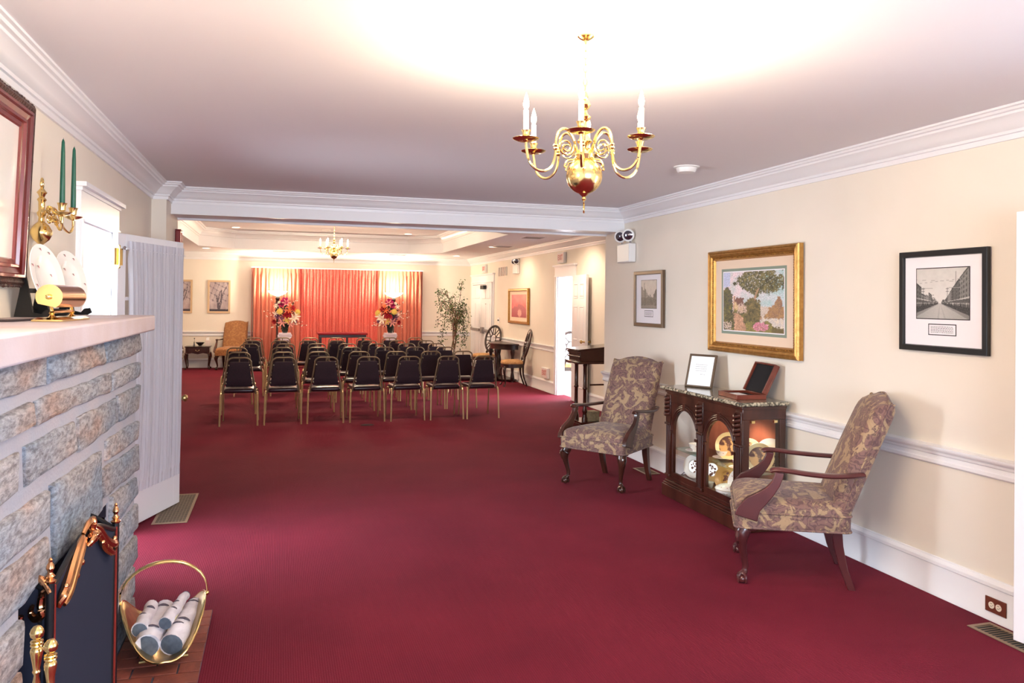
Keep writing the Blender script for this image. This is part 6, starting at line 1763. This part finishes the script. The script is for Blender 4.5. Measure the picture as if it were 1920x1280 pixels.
def outlet():
    o = thing('power_outlet', 'brown outlet plate with two ivory sockets set in the right baseboard', 'outlet', (XR-.022, 3.195, .045), -PI/2)
    MB().box(-.062, -.007, 0, .062, .0, .078).build('plate', 'outlet_brown', o, bevel=.004)
    for x in (-.021, .021):
        s = MB().lathe([(.0175, 0), (.0175, .003), (.002, .003)], 18, M=T(x, -.006, .039) @ RX(PI/2)).build('socket', 'outlet_ivory', o, angle=30)
        MB().box(x-.007, -.0098, .046, x+.004, -.009, .048).box(x-.007, -.0098, .032, x+.004, -.009, .034).sphere((x+.009, -.009, .040), .0022, 6, 4).build('slot', 'plastic_black', s, angle=0)
outlet()

def register(loc, rz, lx, ly, n, label, cross=True, m='register_tan'):
    """floor register lying flat: x length, y width"""
    r = thing('floor_register', label, 'floor vent', loc, rz)
    MB().box(0, 0, .0005, lx, ly, .002).build('duct_opening', 'duct_dark', r, angle=0)
    b = .02
    MB().box(0, 0, .001, lx, b, .006).box(0, ly-b, .001, lx, ly, .006).box(0, b, .001, b, ly-b, .006).box(lx-b, b, .001, lx, ly-b, .006).build('frame', m, r, bevel=.001)
    s = MB().box(-.0018, b, .002, .0018, ly-b, .0045)
    first = None
    for i in range(n):
        x = b+(lx-2*b)*(i+.5)/n
        if first is None: first = s.build('louvre', m, r, angle=0); o = first
        else: o = mesh_part('louvre', first, r)
        o.location = (x, 0, 0)
    if cross:
        k = int((ly-2*b)/.022); first = None
        for i in range(1, k):
            if first is None: first = MB().box(b, -.0012, .002, lx-b, .0012, .0045).build('cross_bar', m, r, angle=0); o = first
            else: o = mesh_part('cross_bar', first, r)
            o.location = (0, b+(ly-2*b)*i/k, 0)
register((3.40, 2.86, 0), R(90)+R(0), .36, -.0+.15, 15, 'brown floor register beside the right door edge', False)
bpy.data.objects['floor_register'].location = (3.55, 2.84, 0)
register((-.61, 6.13, 0), R(90), .88, .24, 30, 'large grey floor grille under the open glazed door', True)
register((3.52, 6.80, 0), R(90), .30, .15, 12, 'small floor register at the wall behind the paisley armchair', False)

def ceiling_cap(loc, label):
    s = thing('smoke_detector', label, 'smoke detector', loc)
    MB().lathe([(.095, 0), (.095, -.006), (.075, -.010), (.07, -.03), (.062, -.042), (.02, -.045), (.002, -.045)], 28).build('cover', 'white_plastic', s)
ceiling_cap((2.884, 5.215, HC), 'round white smoke detector on the near ceiling right of the chandelier')
def can(loc, label, power=30, on=True, aim=(0, 0, -1)):
    s = thing('recessed_light', label, 'ceiling light', loc, 0, 'recessed ceiling lights in the back room')
    MB().lathe([(.095, 0), (.095, -.006), (.078, -.008), (.076, -.002)], 26, cap=False).build('trim_ring', 'white_plastic', s)
    MB().disc((0, 0, -.003), .077, 24).build('lens', 'can_glow' if on else 'sign_white', s, angle=0)
    if on: spot_light('can_lamp', (0, 0, -.02), power, (1, .76, .55), 130, .7, s, aim)
can((-1.50, 17.95, HC2), 'recessed light at the back left of the lower ceiling')
can((3.98, 14.75, HC2), 'recessed light in the right ceiling strip, middle one', 40, aim=(.35, 0, -1))
can((3.95, 11.3, HC2), 'recessed light in the right ceiling strip, nearest the beam', 60, aim=(.35, .15, -1))
can((4.0, 18.1, HC2), 'recessed light in the right ceiling strip near the exit door')
can((-.85, 16.9, 3.07), 'recessed light inside the tray ceiling, left', 34)
can((2.68, 17.0, 3.07), 'recessed light inside the tray ceiling, right', 34)
can((.93, 16.8, 3.07), 'unlit recessed cap inside the tray ceiling behind the chandelier', 0, False)
can((.15, 9.7, HC2), 'unseen recessed light added to brighten the floor before the chairs, left of two', 70)  # pair of unseen lights added behind the beam to lift the floor brightness
can((1.95, 9.7, HC2), 'unseen recessed light added to brighten the floor before the chairs, right of two', 70)
def ceiling_vent(loc, lx, ly, label):
    v = thing('ceiling_vent', label, 'ceiling vent', loc, 0)
    MB().box(-lx/2, -ly/2, -.008, lx/2, ly/2, 0).build('frame', 'ceiling_paint', v, bevel=.002)
    first = None; n = 5
    for i in range(n):
        if first is None: first = MB().box(-lx/2+.02, -.006, -.013, lx/2-.02, .006, -.007).build('slat', 'steel', v, angle=0); o = first
        else: o = mesh_part('slat', first, v)
        o.location = (0, -ly/2+ly*(i+1)/(n+1), 0)
ceiling_vent((4.0, 12.3, HC2), .36, .36, 'slatted ceiling vent in the right strip, nearest the beam')
ceiling_vent((4.12, 14.55, HC2), .36, .36, 'slatted ceiling vent in the right strip beside the middle light')
ceiling_vent((.05, 18.35, HC2), .42, .2, 'slatted ceiling vent over the left bouquet')
ceiling_vent((2.65, 18.4, HC2), .42, .2, 'slatted ceiling vent over the right bouquet')
mk = MB().disc((0, 0, .0022), .09, 14).build('floor_outlet', 'cord', angle=0)
mk.location = (1.13, 10.35, 0); mk.scale = (1, .9, 1); tag(mk, 'small dark round cap in the carpet before the middle chair', 'floor outlet')
